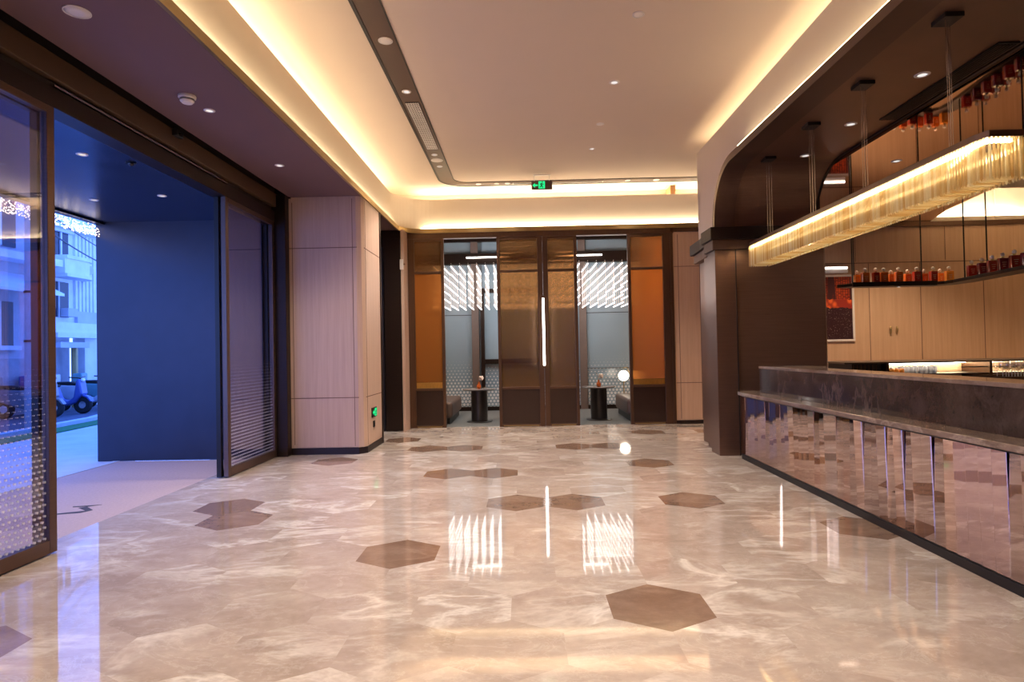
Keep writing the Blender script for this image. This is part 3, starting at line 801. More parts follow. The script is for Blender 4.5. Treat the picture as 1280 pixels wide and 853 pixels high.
def lounge_table(cx, cy, where):
    t = thing('round_table', 'round dark pedestal table ' + where, 'table', (cx, cy, 0), 'lounge tables')
    obj('table_top', G().lathe([(0, 0.675), (0.32, 0.675), (0.355, 0.69), (0.355, 0.70), (0.35, 0.705), (0, 0.705)], (cx, cy, 0), 40), 'table_stone', t, smooth='auto')
    obj('pedestal', G().lathe([(0.0, 0.02), (0.175, 0.02), (0.175, 0.675), (0.0, 0.675)], (cx, cy, 0), 36), 'table_black', t, smooth='auto')
    obj('base', G().lathe([(0, 0), (0.27, 0), (0.27, 0.012), (0.255, 0.02), (0, 0.02)], (cx, cy, 0), 36), 'table_black', t, smooth='auto')
    v = thing('bud_vase', 'small amber vase with a pale blossom on the table ' + where, 'vase', (cx, cy - 0.05, 0.705), 'bud vases')
    y = cy - 0.05
    obj('vase_body', G().lathe([(0, 0), (0.035, 0), (0.05, 0.03), (0.048, 0.07), (0.025, 0.10), (0.02, 0.13), (0.026, 0.14)], (cx, y, 0.705), 20), 'bottle_amber', v, smooth=True)
    obj('stalk', G().tube([(cx, y, 0.80), (cx - 0.01, y, 0.90), (cx - 0.045, y, 1.0)], 0.005, 6).tube([(cx, y, 0.80), (cx + 0.02, y, 0.9), (cx + 0.045, y, 0.93)], 0.005, 6), 'stem', v)
    fl = G()
    for k in range(7):
        a = k * 0.9; fl.ball((cx + 0.05 + 0.028 * math.cos(a), y - 0.01 + 0.02 * math.sin(a), 0.93 + 0.024 * math.sin(2 * a)), 0.03, 1)
    obj('blossom', fl, 'blossom', v, smooth=True)
    return t
lounge_table(-0.965, 13.1, 'beside the wider middle screen')
lounge_table(1.585, 13.15, 'beside the globe lamp')

def sofa(sign, cx, y0, y1, where):
    """bench seat along the side; sign +1 faces +x"""
    t = thing('sofa', 'brown leather lounge sofa ' + where, 'sofa', (cx, (y0 + y1) / 2, 0), 'lounge sofas')
    a, b = (cx, cx + 0.80)
    if sign < 0: a, b = cx - 0.80, cx
    obj('base', G().box(min(a, b) + 0.06, max(a, b) - 0.06, y0 + 0.05, y1 - 0.05, 0.0, 0.12), 'black', t)
    obj('seat', G().box(a, b, y0, y1, 0.12, 0.46), 'leather', t, 0.07, seg=4)
    if sign > 0: obj('backrest', G().box(a, a + 0.26, y0 + 0.02, y1 - 0.02, 0.44, 0.72), 'leather', t, 0.06, seg=4)
    else: obj('backrest', G().box(b - 0.26, b, y0 + 0.02, y1 - 0.02, 0.44, 0.72), 'leather', t, 0.06, seg=4)
    return t
sofa(1, -2.30, 12.70, 14.6, 'behind the screen nearest the recess')
sofa(-1, 2.92, 12.70, 14.4, 'behind the screen nearest the bar')
t = thing('globe_lamp', 'glowing white globe lamp standing behind the lounge sofa near the bar', 'lamp', (2.36, 14.6, 0))
obj('base', G().lathe([(0, 0), (0.13, 0), (0.13, 0.02), (0.02, 0.03), (0, 0.03)], (2.36, 14.6, 0), 24), 'black_metal', t, smooth='auto')
obj('pole', G().cyl((2.36, 14.6, 0.02), 0.012, 0.70, 'z', 10).tube([(2.36, 14.6, 0.70), (2.46, 14.6, 0.80), (2.50, 14.6, 0.95), (2.44, 14.6, 1.06), (2.36, 14.6, 1.04)], 0.010, 8), 'brass_edge', t)
obj('globe', G().ball((2.36, 14.6, 0.86), 0.125, 3), 'globe_light', t, smooth=True)
for x in (-2.3, 2.55): spot((x, 12.55, 4.35), 130, 100, (1.0, 0.66, 0.34))  # added warm spots without fittings, to light the panes from behind
for x in (-2.5, 2.5): spot((x, 13.3, 4.4), 60, 110, (1.0, 0.70, 0.40))

# ================================================================== PORTAL TO THE BAR
PX, PE, PY = 2.67, 4.20, 8.50
PL = 4.06           # lobby face, bar side, opening end
ZP = 3.87                                # underside of the portal
RA = 0.72
def intrados(d=0.0, ytip=-3.0, n=16):
    """outline of the opening in (y, z): up the pier, round the corner, along the top; d pushes it outwards"""
    pts = [(PY + d, 0.0)]
    cy, cz, r = PY - RA, ZP - RA, RA + d
    for k in range(n + 1):
        a = k / n * PI / 2
        pts.append((cy + r * math.cos(a), cz + r * math.sin(a)))
    pts.append((ytip, ZP + d))
    return pts
# bulkhead wall above the opening
low = [p for p in intrados(0.10) if p[1] > 3.1]
face = [(9.62, 3.15), (PY + 0.10, 3.15)] + low + [(-3.0, 4.56), (9.62, 4.56)]
struct('wall_bulkhead', G().prism(face, 2.80, 2.86, 'x'), 'fascia_paint', 'cream bulkhead wall over the bar opening', 'wall')
bc = fillet([(2.80, 9.60), (2.80, 9.90), (4.2, 9.90)], [0.22]); bd = fillet([(2.86, 9.60), (2.86, 9.84), (4.2, 9.84)], [0.17])
struct('wall_bulkhead_end', G().ribbon(bc, bd, 3.15, 4.56), 'fascia_paint', 'rounded cream end of the bulkhead wall', 'wall')
struct('trim_17', G().box(2.86, 3.30, -3.0, 9.84, 4.40, 4.44), 'fascia_paint', 'floor of the light pocket above the bar opening', 'trim')
struct('wall_pocket_bar', G().box(3.26, 3.32, -3.0, 9.86, 4.40, 4.76).box(2.86, 3.32, 9.80, 9.86, 4.40, 4.50), 'fascia_paint', 'hidden back of the light pocket above the bar', 'wall')
tag(obj('pocket_light', G().box(2.98, 3.02, -3.0, 9.6, 4.445, 4.46), 'led_cove'), 'warm light line hidden behind the cream bulkhead', 'light strip')
# bronze frame round the opening
fo, fi = intrados(0.10), intrados(0.0)
fo = [p for p in fo]
def arch_band(x0, x1, outer, inner, zmin):
    """solid between two (y,z) paths, extruded in x"""
    g = G(); n = len(outer)
    A = [[g.bm.verts.new((x, *p)) for p in q] for x in (x0, x1) for q in (outer, inner)]
    for i in range(n - 1):
        for r0, r1 in ((0, 1), (2, 3), (0, 2), (1, 3)): g.bm.faces.new((A[r0][i], A[r0][i + 1], A[r1][i + 1], A[r1][i]))
    for i in (0, n - 1): g.bm.faces.new((A[0][i], A[1][i], A[3][i], A[2][i]))
    return g
def upper(pts, z=3.12): return [(pts[0][0], z)] + [p for p in pts[1:]]
struct('trim_18', arch_band(PX, 2.95, upper(intrados(0.09)), upper(intrados(0.0)), 3.1), 'bronze', 'bronze frame curving round the top of the bar opening', 'trim', 0.0, 'auto')
struct('ceiling_portal', arch_band(2.95, PL, upper(intrados(0.10)), upper(intrados(0.035))[:], 3.1), 'bronze_panel', 'dark bronze lining curving under the bar opening', 'ceiling', 0.0, 'auto')
struct('trim_19', arch_band(PL, PL + 0.03, upper(intrados(0.14)), upper(intrados(0.02)), 3.1), 'bronze_dark', 'dark edge of the bronze lining facing the bar', 'trim', 0.0, 'auto')
tag(obj('cove_light', G().box(2.676, 2.700, -3.0, 7.55, ZP + 0.09, ZP + 0.102), 'led_cove'), 'warm light line along the top of the bronze bar frame', 'light strip')
# pier
g = G().prism([(PX, PY), (PX + 0.0, 8.86), (PX + 0.09, 8.90), (PX + 0.09, 9.32), (2.86, 9.38), (2.86, 9.90), (PE - 0.05, 9.90), (PE, 9.85), (PE, PY + 0.05), (PE - 0.03, PY + 0.02), (2.96, PY + 0.02), (2.95, PY)], 0.0, 2.84)
struct('wall_pier', g, 'bronze_panel', 'dark bronze clad pier at the end of the reception counter', 'wall', 0.006)
struct('trim_20', G().box(PX + 0.07, PX + 0.095, 8.86, 8.90, 0, 2.84).box(2.945, 2.96, PY - 0.004, PY + 0.03, 0, 2.84), 'slot_line', 'dark groove lines on the bronze pier', 'trim')
capa = [(2.60, 8.44), (2.60, 8.90), (2.68, 9.02), (2.72, 9.40), (2.74, 10.02), (4.24, 10.02), (4.24, 8.44)]
capb = [(2.63, 8.47), (2.63, 8.88), (2.72, 9.0), (2.76, 9.40), (2.79, 9.97), (4.22, 9.97), (4.22, 8.47)]
struct('trim_21', G().prism(capa, 2.98, 3.15), 'bronze_dark', 'upper step of the bronze band wrapping the pier', 'trim', 0.008)
struct('trim_22', G().prism(capb, 2.84, 2.98), 'bronze', 'lower step of the bronze band wrapping the pier', 'trim', 0.008)
struct('wall_pier_top', G().box(2.98, PE, 8.65, 9.84, 3.15, 3.86), 'bronze_dark', 'upper core of the bronze pier', 'wall')
# lamps in the portal underside
for (y, lab) in ((5.52, 'small light under the bronze bar opening, between the two nearer lamp canopies'), (6.72, 'small light under the bronze bar opening, middle of its row'), (7.80, 'small light under the bronze bar opening, closest to the pier')):
    downlight(3.62, y, ZP + 0.034, lab, 0.055, None, 18, 100)
# linear slot diffuser at the bar edge of the lining
t = thing('linear_diffuser', 'dark ribbed air slot along the bar edge of the bronze lining', 'air diffuser', (3.95, 5.6, ZP + 0.03))
obj('diffuser_frame', G().box(3.86, 4.03, 4.95, 6.60, ZP + 0.022, ZP + 0.034), 'black_metal', t)
sl = G()
for k in range(6): sl.box(3.868 + k * 0.027, 3.880 + k * 0.027, 4.97, 6.58, ZP + 0.014, ZP + 0.022)
obj('diffuser_blades', sl, 'bronze_dark', t)

# ================================================================== RECEPTION COUNTER
t = thing('bar_counter', 'marble topped bar counter faced with upright copper mirror strips', 'counter', (3.2, 5.6, 0))
CY0, CY1 = 2.9, 8.26
obj('plinth', G().box(2.885, 3.5, CY0, CY1, 0, 0.065), 'black', t, 0.003)
obj('carcass', G().box(2.925, 3.55, CY0, CY1, 0.065, 0.86), 'mirror_edge', t)
led_ = [(2.745, CY0), (2.745, 7.95), (2.765, 8.05), (2.82, 8.12), (3.05, 8.14), (3.05, CY0)]
obj('ledge', G().prism(led_, 0.872, 0.915), 'ledge_marble', t, 0.008, seg=3)
obj('ledge_underside', G().prism([(2.79, CY0), (2.79, 7.95), (2.84, 8.08), (3.05, 8.10), (3.05, CY0)], 0.855, 0.872), 'black_metal', t)
obj('upper_panel', G().box(2.97, 3.02, CY0, 7.80, 0.915, 1.215), 'counter_marble', t, 0.003)
obj('upper_panel', G().box(3.02, 3.55, 7.74, 7.80, 0.915, 1.215), 'counter_marble', t, 0.003)
obj('top_slab', G().box(2.965, 3.30, CY0, 7.805, 1.215, 1.245), 'ledge_marble', t, 0.003)
obj('top_slab', G().box(3.30, 3.57, 7.30, 7.805, 1.215, 1.245), 'ledge_marble', t, 0.003)
obj('worktop', G().box(3.02, 3.75, CY0, 7.74, 0.88, 0.915), 'ledge_marble', t)
rnd = random.Random(11)
pitch = 0.1125
k = 0; y = CY1 - pitch / 2 - 0.005
sp = None
while y > CY0 + 0.05:
    if sp is None:
        g = G()
        g.box(-0.005, 0.005, -pitch / 2 - 0.001, pitch / 2 + 0.001, 0, 0.79)
        me_o = obj('mirror_strip', g, 'copper_mirror', None, 0.005)
        sp = me_o
        o = sp
    else:
        o = sp.copy(); COL.objects.link(o)
    o.parent = t
    o.location = (2.903 - 3.2, y - 5.6, 0.068)
    o.rotation_euler = (0, R(rnd.uniform(-1.3, 1.0)), R(5.0 + 1.6 * math.sin(k * 0.55) + rnd.uniform(-2.2, 2.2)))
    y -= pitch; k += 1

# ================================================================== LINEAR CHANDELIER
HX0, HX1, HY0, HY1 = 3.05, 3.31, 4.05, 8.28
zc0, zc1 = 2.56, 2.84
t = thing('linear_chandelier', 'long glowing chandelier of golden glass rods over the bar counter', 'chandelier', (3.18, 6.15, 2.84))
rim = [(HX0 + 0.0, HY0 + 0.10), (HX0 + 0.03, HY0), (HX1 - 0.03, HY0), (HX1, HY0 + 0.10), (HX1, HY1 - 0.08), (HX1 - 0.05, HY1), (HX0 + 0.05, HY1), (HX0, HY1 - 0.08)]
obj('frame', G().prism([(x + (0.012 if x > 3.18 else -0.012), y + (0.012 if y > 6 else -0.012)) for x, y in rim], zc1, zc1 + 0.045), 'bronze', t, 0.004)
lg = G()
lg.box(HX0 + 0.030, HX0 + 0.055, HY0 + 0.05, HY1 - 0.05, zc1 - 0.024, zc1).box(HX0 + 0.055, HX1 - 0.055, HY0 + 0.035, HY0 + 0.055, zc1 - 0.022, zc1)
obj('light_strip', lg, 'led_warm', t)
def rod(g, x, y, w=0.0088, drop=0.0, L=None):
    L = (zc1 - zc0) if L is None else L
    n = 6
    top = [g.bm.verts.new((x + w * math.cos(2 * PI * k / n), y + w * math.sin(2 * PI * k / n), zc1)) for k in range(n)]
    bot = [g.bm.verts.new((x + w * math.cos(2 * PI * k / n), y + w * math.sin(2 * PI * k / n), zc1 - L + 0.016)) for k in range(n)]
    tip = g.bm.verts.new((x, y, zc1 - L))
    for k in range(n):
        g.bm.faces.new((top[k], top[(k + 1) % n], bot[(k + 1) % n], bot[k])); g.bm.faces.new((bot[k], bot[(k + 1) % n], tip))
    g.bm.faces.new(top)
    return g
step = 0.0285
spots_ = []
nend = int((HX1 - HX0 - 0.06) / step)
for k in range(nend + 1): spots_.append((HX0 + 0.03 + k * (HX1 - HX0 - 0.06) / nend, HY0 + 0.004))
y = HY0 + 0.02
while y < HY1 - 0.02: spots_.append((HX0 + 0.004, y)); y += step
n_first = 100
base_rod = None
for i, (x, y) in enumerate(spots_[:n_first]):
    if base_rod is None:
        base_rod = obj('glass_rod', rod(G(), x, y), 'gold_rod', t); b0 = (x, y)
    else:
        o = base_rod.copy(); COL.objects.link(o); o.parent = t; o.location = (x - b0[0], y - b0[1], 0)
rest = G()
for x, y in spots_[n_first:]: rod(rest, x, y)
y = HY0 + 0.02
while y < HY1 - 0.02:
    rod(rest, HX1 - 0.004, y); y += step
for k in range(nend + 1): rod(rest, HX0 + 0.03 + k * (HX1 - HX0 - 0.06) / nend, HY1 - 0.004)
tag(obj('glass_rod', rest, 'gold_rod', t), kind='stuff')
# cross crystals seen along the underside
vg = G(); y = HY0 + 0.05
while y < HY1 - 0.03:
    vg.prism([(HX0 + 0.02, zc0 + 0.035), (HX1 - 0.02, zc0 + 0.035), (HX1 - 0.05, zc0 + 0.012), (HX0 + 0.05, zc0 + 0.012)], y, y + 0.022, 'y')
    y += 0.055
tag(obj('crystal_bar', vg, 'gold_rod', t), kind='stuff')
for y in (4.55, 5.68, 6.70, 7.86):
    cn = obj('canopy', G().box(3.11, 3.25, y - 0.08, y + 0.08, ZP, ZP + 0.036), 'black', t, 0.004)
    obj('suspension_wire', G().cyl((3.13, y - 0.05, zc1 + 0.045), 0.0022, ZP - zc1 - 0.045, 'z', 6).cyl((3.23, y + 0.05, zc1 + 0.045), 0.0022, ZP - zc1 - 0.045, 'z', 6).cyl((3.18, y, zc1 + 0.045), 0.0030, ZP - zc1 - 0.045, 'z', 6), 'chrome', cn)

# ================================================================== BAR ROOM
struct('wall_bar_back', G().box(5.7, 9.32, YS, YS + 0.12, 0.06, 3.80), 'warm_wood', 'pale wood wall behind the bar with fitted cupboards', 'wall')
arc = [(9.30 + 2.2 * math.sin(R(a)), YS - 2.2 + 2.2 * math.cos(R(a))) for a in range(0, 91, 6)]
arc2 = [(9.30 + 2.32 * math.sin(R(a)), YS - 2.2 + 2.32 * math.cos(R(a))) for a in range(0, 91, 6)]
struct('wall_bar_curve', G().ribbon(arc + [(11.5, -1.0)], arc2 + [(11.62, -1.0)], 0, 3.80), 'warm_wood', 'curved pale wood wall at the far side of the bar', 'wall', 0, 'auto')
arc3 = [(9.30 + 2.17 * math.sin(R(a)), YS - 2.2 + 2.17 * math.cos(R(a))) for a in range(0, 91, 6)]
struct('trim_23', G().ribbon([(9.30, YS - 0.03)] + arc3[1:] + [(11.47, -1.0)], [(9.30, YS + 0.12)] + arc2[1:] + [(11.62, -1.0)], 3.79, ZS), 'bronze_frame', 'bronze rail along the top of the curved bar wall', 'trim')
g = G()
for x in (6.80, 7.80, 9.02): g.box(x, x + 0.012, YS - 0.004, YS + 0.01, 0.1, 3.08)
for x in (6.55, 8.3): g.box(x, x + 0.010, YS - 0.004, YS + 0.01, 3.12, 3.78)
g.box(5.7, 9.3, YS - 0.004, YS + 0.01, 3.085, 3.10)
struct('trim_24', g, 'joint', 'thin joint lines of the fitted cupboards behind the bar', 'trim')
for x, lab in ((7.19, 'slim brassy handle on the cupboard wall, nearer the red picture'), (7.31, 'slim brassy handle on the cupboard wall, farther from the red picture')):
    t = thing('cupboard_handle', lab, 'handle', (x, YS, 1.76))
    obj('grip', G().lathe([(0.0, -0.085), (0.012, -0.07), (0.02, 0.0), (0.012, 0.07), (0, 0.085)], (x, YS - 0.03, 1.76), 12), 'brass_edge', t, smooth=True)
    obj('mount', G().cyl((x, YS - 0.03, 1.75), 0.006, 0.02, 'y', 8), 'bronze_dark', t)
# picture
t = thing('framed_picture', 'framed red and black picture of glowing blooms behind the bar', 'picture', (6.2, YS, 2.2))
obj('frame', G().box(5.60, 6.50, YS - 0.035, YS - 0.002, 1.56, 1.60).box(5.60, 6.50, YS - 0.035, YS - 0.002, 2.83, 2.87).box(5.60, 5.64, YS - 0.035, YS - 0.002, 1.6, 2.83).box(6.46, 6.50, YS - 0.035, YS - 0.002, 1.6, 2.83), 'white_plastic', t, 0.004)
obj('print', G().box(5.64, 6.46, YS - 0.02, YS - 0.004, 1.60, 2.83), 'artwork', t)
t = thing('picture_light', 'white light bar above the red picture behind the bar', 'picture light', (6.1, YS, 2.92))
obj('housing', G().box(5.7, 6.38, YS - 0.06, YS - 0.002, 2.90, 3.03), 'white_plastic', t, 0.006)
obj('lamp', G().box(5.72, 6.36, YS - 0.072, YS - 0.058, 2.985, 3.015), 'led_white', t)
# mirrored ceiling, tray beyond
mc = [(PL + 0.03, -1.0), (PL + 0.03, 8.55), (PE, 8.60), (PE, 11.95), (7.9, 11.95), (7.55, 11.0), (7.30, 9.8), (7.12, 8.6), (7.05, 7.0), (7.05, -1.0)]
struct('ceiling_bar', G().prism(mc, ZP - 0.025, ZP + 0.05), 'bronze_mirror', 'polished bronze mirror ceiling over the bar', 'ceiling')
struct('ceiling_bar_tray', G().box(7.0, 11.7, -1.0, 12.4, 4.50, 4.60), 'fascia_paint', 'raised cream ceiling glowing beyond the bar', 'ceiling')
struct('wall_bar_tray', G().ribbon(arc + [(11.5, -1.0)], arc2 + [(11.62, -1.0)], ZS, 4.5).box(5.0, 9.3, YS + 0.02, YS + 0.12, ZS, 4.5), 'fascia_paint', 'cream upstand glowing above the bar wall', 'wall')
area('bar_cove_lamp', (8.9, 12.08, ZS + 0.08), 2.2, 0.05, 30, WARM, (PI, 0, 0))
area('bar_cove_lamp', (9.6, 9.6, ZS + 0.06), 0.6, 3.6, 34, WARM, (PI, 0, 0))
downlight(4.84, 7.93, ZP - 0.025, 'small light set in the mirrored bronze ceiling over the bar', 0.055, None, 60)
for x, y in ((5.6, 10.6), (7.0, 10.7), (6.2, 5.0), (8.4, 9.5)): spot((x, y, 3.75), 120, 130, (1.0, 0.74, 0.48))  # spots added to brighten the bar room, no fittings there
# hanging shelf ------------------------------------------------------------------
ZH = 2.478
SS = 1.04
t = thing('hanging_shelf', 'dark metal bottle shelf hung on rods from the bar ceiling', 'shelf', (6.4, 10.0, ZH))
sh = [(4.95, 9.72), (5.08, 9.52), (6.36, 9.52), (6.44, 9.46), (6.46, 9.30), (6.40, 8.90), (6.06, 6.6), (6.38, 6.6), (6.76, 9.3), (6.70, 9.66), (6.50, 9.84), (5.08, 9.84)]
sh = [(x * SS, y * SS) for x, y in sh]
obj('shelf_board', G().prism(sh, ZH - 0.05, ZH), 'bronze_dark', t, 0.004)
obj('shelf_lip', G().prism([(x * SS, y * SS) for x, y in ((5.08, 9.50), (6.36, 9.50), (6.36, 9.515), (5.08, 9.515))], ZH - 0.06, ZH + 0.012), 'black_metal', t)
for x, y in ((5.10, 9.55), (5.26, 9.80), (6.16, 9.55), (6.32, 9.80), (6.46, 9.05), (6.69, 8.92), (6.27, 7.7), (6.50, 7.7)):
    obj('rod', G().cyl((x * SS, y * SS, ZH), 0.010, ZP - 0.025 - ZH, 'z', 8), 'black_metal', t)
t = thing('shelf_spotlight', 'tiny light under the hanging bottle shelf', 'spotlight', (6.08, 10.0, ZH - 0.05))
obj('case', G().cyl((6.08, 10.0, ZH - 0.066), 0.03, 0.016, 'z', 16), 'black_metal', t)
obj('lens', G().cyl((6.08, 10.0, ZH - 0.07), 0.02, 0.005, 'z', 16), 'lens_on', t)
# bottles --------------------------------------------------------------------------
def bottle(x, y, z, w, h, mat, label, group, rz=0.0):
    x, y, w, h = x * SS, y * SS, w * SS, h * SS
    t = thing('perfume_bottle', label, 'bottle', (x, y, z), group)
    hb = h * 0.68
    obj('bottle_body', G().box(x - w / 2, x + w / 2, y - 0.035, y + 0.035, z, z + hb), mat, t, 0.010, seg=3)
    obj('neck', G().cyl((x, y, z + hb), w * 0.16, h * 0.07, 'z', 14), 'brass_edge', t)
    obj('stopper', G().ball((x, y, z + hb + h * 0.07 + h * 0.115), h * 0.125, 1), 'crystal', t)
    lb = G()
    for k in range(3): lb.box(x - w * (0.24 - 0.05 * k), x + w * (0.24 - 0.05 * k), y - 0.0365, y - 0.0348, z + hb * (0.62 - 0.16 * k), z + hb * (0.62 - 0.16 * k) + 0.006)
    obj('print', lb, 'bottle_print', t)
    t.rotation_euler[2] = rz
    return t
ORD = ['first', 'second', 'third', 'fourth', 'fifth', 'sixth', 'seventh', 'eighth', 'ninth', 'tenth']
cw = {'bottle_red': 'deep red', 'bottle_amber': 'amber red', 'bottle_orange': 'orange amber', 'bottle_wine': 'wine dark'}
def at_px(px, Y): return Y * ((px - 640) / 765.77 * 1.0 - 0.0187) * 1.006 + 0.02
front = [(1075, 'bottle_amber', .115), (1088, 'bottle_red', .095), (1097.6, 'bottle_amber', .115), (1115.6, 'bottle_amber', .11), (1138, 'bottle_red', .115), (1157.8, 'bottle_red', .105), (1177, 'bottle_orange', .115)]
back = [(1065, 'bottle_orange', .085), (1106.7, 'bottle_amber', .085), (1126.6, 'bottle_amber', .10), (1146.6, 'bottle_amber', .095), (1166, 'bottle_amber', .085)]
for i, (px, m, w) in enumerate(front):
    bottle(at_px(px, 9.60), 9.60, ZH, w, 0.245, m, f'{cw[m]} square bottle, {ORD[i]} from the picture in the front row of the hanging shelf', 'bottles in the front row on the hanging shelf')
for i, (px, m, w) in enumerate(back):
    bottle(at_px(px, 9.76), 9.76, ZH, w, 0.225, m, f'{cw[m]} square bottle, {ORD[i]} from the picture in the rear row of the hanging shelf', 'bottles in the rear row on the hanging shelf')
run = [(6.49, 8.95), (6.46, 8.71), (6.42, 8.47), (6.385, 8.24), (6.35, 8.0), (6.315, 7.77), (6.28, 7.53)]
mats_run = ['bottle_red', 'bottle_wine', 'bottle_red', 'bottle_wine', 'bottle_red', 'bottle_wine', 'bottle_red']
for i, ((x, y), m) in enumerate(zip(run, mats_run)):
    bottle(x, y, ZH, 0.112, 0.245, m, f'{cw[m]} square bottle, {ORD[i]} past the bend along the near run of the hanging shelf', 'bottles along the near run of the hanging shelf', R(-10))
    if 0 < i < 6:
        bottle(x + 0.15, y + 0.03, ZH, 0.085, 0.225, 'bottle_red', f'smaller red bottle beside the {ORD[i]} bottle past the bend on the hanging shelf', 'small bottles along the near run of the hanging shelf', R(-10))

# back bar ----------------------------------------------------------------------------
t = thing('back_bar', 'low back bar unit with thin dark top and open shelves under the cupboards', 'back bar', (6.6, 10.2, 0))
bt = [(4.98, 9.62), (5.3, 9.56), (9.2, 9.56), (9.2, 10.7), (5.2, 10.7)]
obj('top', G().prism(bt, 1.19, 1.215), 'table_black', t, 0.004)
obj('fridge_front', G().box(5.16, 5.62, 9.75, 10.5, 0.1, 1.19), 'black', t)
rb = G()
for k in range(7): rb.box(5.18 + k * 0.06, 5.186 + k * 0.06, 9.742, 9.75, 0.9, 1.17)
obj('fridge_ribs', rb, 'bronze_frame', t)
obj('back_panel', G().box(5.62, 9.2, 10.3, 10.4, 0.1, 1.19), 'warm_wood', t)
obj('shelf', G().box(5.70, 9.2, 9.70, 10.3, 1.00, 1.02), 'table_black', t)
for x in (5.66, 7.25, 9.16): obj('divider', G().box(x, x + 0.04, 9.68, 10.3, 0.1, 1.19), 'bronze_frame', t)
obj('base', G().box(5.2, 9.2, 9.72, 10.6, 0, 0.1), 'black', t)
obj('light_strip', G().box(5.72, 6.72, 9.70, 9.72, 1.165, 1.185), 'led_white', t)
obj('light_strip', G().box(5.75, 9.1, 10.2, 10.23, 1.165, 1.185), 'led_warm', t)  # extra hidden strip, added to light the back panel
obj('rack_bar', G().box(6.85, 7.9, 9.72, 9.74, 1.10, 1.118), 'black_metal', t)

# glassware -----------------------------------------------------------------------------
def wine_glass(x, y, z, label, group, inverted=False, s=1.0):
    t = thing('wine_glass', label, 'glass', (x, y, z), group)
    pr_bowl = [(0.004, 0.085), (0.02, 0.09), (0.036, 0.115), (0.038, 0.15), (0.030, 0.185), (0.028, 0.185), (0.036, 0.15), (0.034, 0.117), (0.0, 0.092)]
    obj('bowl', G().lathe([(r * s, h * s) for r, h in pr_bowl], (x, y, z), 16), 'clear_glass', t, smooth=True)
    obj('glass_stem', G().cyl((x, y, z + 0.004), 0.004 * s, 0.085 * s, 'z', 8), 'crystal', t)
    obj('foot', G().lathe([(0, 0), (0.033 * s, 0), (0.033 * s, 0.003), (0.006 * s, 0.007), (0, 0.007)], (x, y, z), 16), 'crystal', t, smooth='auto')
    return t
# crystal goblets on the lit shelf under the back bar top
pg = None
k = 0
for row, y in enumerate((9.80, 9.92)):
    for i in range(8):
        x = 5.98 + i * 0.072 + row * 0.036
        where = ('front' if row == 0 else 'rear')
        lab = f'crystal tumbler under the back bar light, {ORD[i]} from the dark fridge, {where} row'
        if pg is None:
            pg = thing('crystal_tumbler', lab, 'glass', (x, y, 1.02), 'crystal tumblers under the back bar')
            obj('cup', G().lathe([(0, 0.0), (0.022, 0.0), (0.033, 0.05), (0.034, 0.11), (0.031, 0.11), (0.029, 0.05), (0.018, 0.012), (0, 0.012)], (x, y, 1.02), 9), 'crystal', pg)
            obj('rim', G().lathe([(0.031, 0.108), (0.0345, 0.108), (0.0345, 0.113), (0.031, 0.113), (0.031, 0.108)], (x, y, 1.02), 18), 'chrome', pg)
        else: copy_tree(pg, (x, y, 1.02), lab)
pa = None
for i, (x, y) in enumerate(((5.78, 9.76), (5.86, 9.76), (5.94, 9.76))):
    lab = f'amber glass jar under the back bar, {ORD[i]} from the dark fridge'
    if pa is None:
        pa = thing('amber_jar', lab, 'jar', (x, y, 1.02), 'amber jars under the back bar')
        obj('jar_body', G().lathe([(0, 0), (0.03, 0), (0.038, 0.03), (0.036, 0.07), (0.024, 0.085)], (x, y, 1.02), 16), 'bottle_orange', pa, smooth=True)
        obj('lid', G().lathe([(0.026, 0.085), (0.028, 0.1), (0.0, 0.108)], (x, y, 1.02), 16), 'crystal', pa, smooth='auto')
    else:
        c = copy_tree(pa, (x, y, 1.02), lab)
# service station with wine glasses, tap
t = thing('service_station', 'dark service cabinet carrying wine glasses behind the counter', 'cabinet', (5.7, 6.9, 0))
obj('body', G().box(4.9, 6.4, 6.55, 7.25, 0.08, 1.05), 'black_metal', t, 0.004)
obj('top', G().box(4.88, 6.42, 6.53, 7.27, 1.05, 1.085), 'table_black', t, 0.003)
obj('plinth', G().box(4.94, 6.36, 6.6, 7.2, 0, 0.08), 'black', t)
t = thing('drying_tray', 'dark tray under the wine glasses on the service cabinet', 'tray', (5.8, 6.8, 1.085))
obj('tray_base', G().box(5.10, 6.15, 6.60, 7.10, 1.085, 1.10), 'black_metal', t, 0.003)
obj('tray_rim', G().box(5.10, 6.15, 6.60, 6.612, 1.10, 1.125).box(5.10, 6.15, 7.088, 7.10, 1.10, 1.125).box(5.10, 5.112, 6.612, 7.088, 1.10, 1.125).box(6.138, 6.15, 6.612, 7.088, 1.10, 1.125), 'bronze_frame', t)
wg = None
for row, y in enumerate((6.68, 6.80, 6.92)):
    for i in range(9):
        x = 5.20 + i * 0.098 + row * 0.03
        lab = f'clear wine glass on the dark tray, {ORD[i]} from its left end in the ' + ('front row', 'middle row', 'rear row')[row]
        if wg is None: wg = wine_glass(x, y, 1.10, lab, 'wine glasses on the tray')
        else: copy_tree(wg, (x, y, 1.10), lab)
t = thing('bar_tap', 'curved metal tap rising behind the wine glasses', 'tap', (6.15, 7.2, 1.085))
obj('tap_base', G().cyl((6.0, 7.18, 1.085), 0.026, 0.03, 'z', 16), 'chrome', t)
obj('spout', G().tube([(6.0, 7.18, 1.10), (6.0, 7.18, 1.33), (6.015, 7.18, 1.42), (6.06, 7.18, 1.50), (6.13, 7.18, 1.54), (6.20, 7.18, 1.52), (6.25, 7.18, 1.45)], 0.014, 10), 'bronze_frame', t, smooth=True)
obj('lever', G().tube([(6.0, 7.16, 1.2), (6.0, 7.10, 1.22)], 0.007, 8), 'chrome', t)

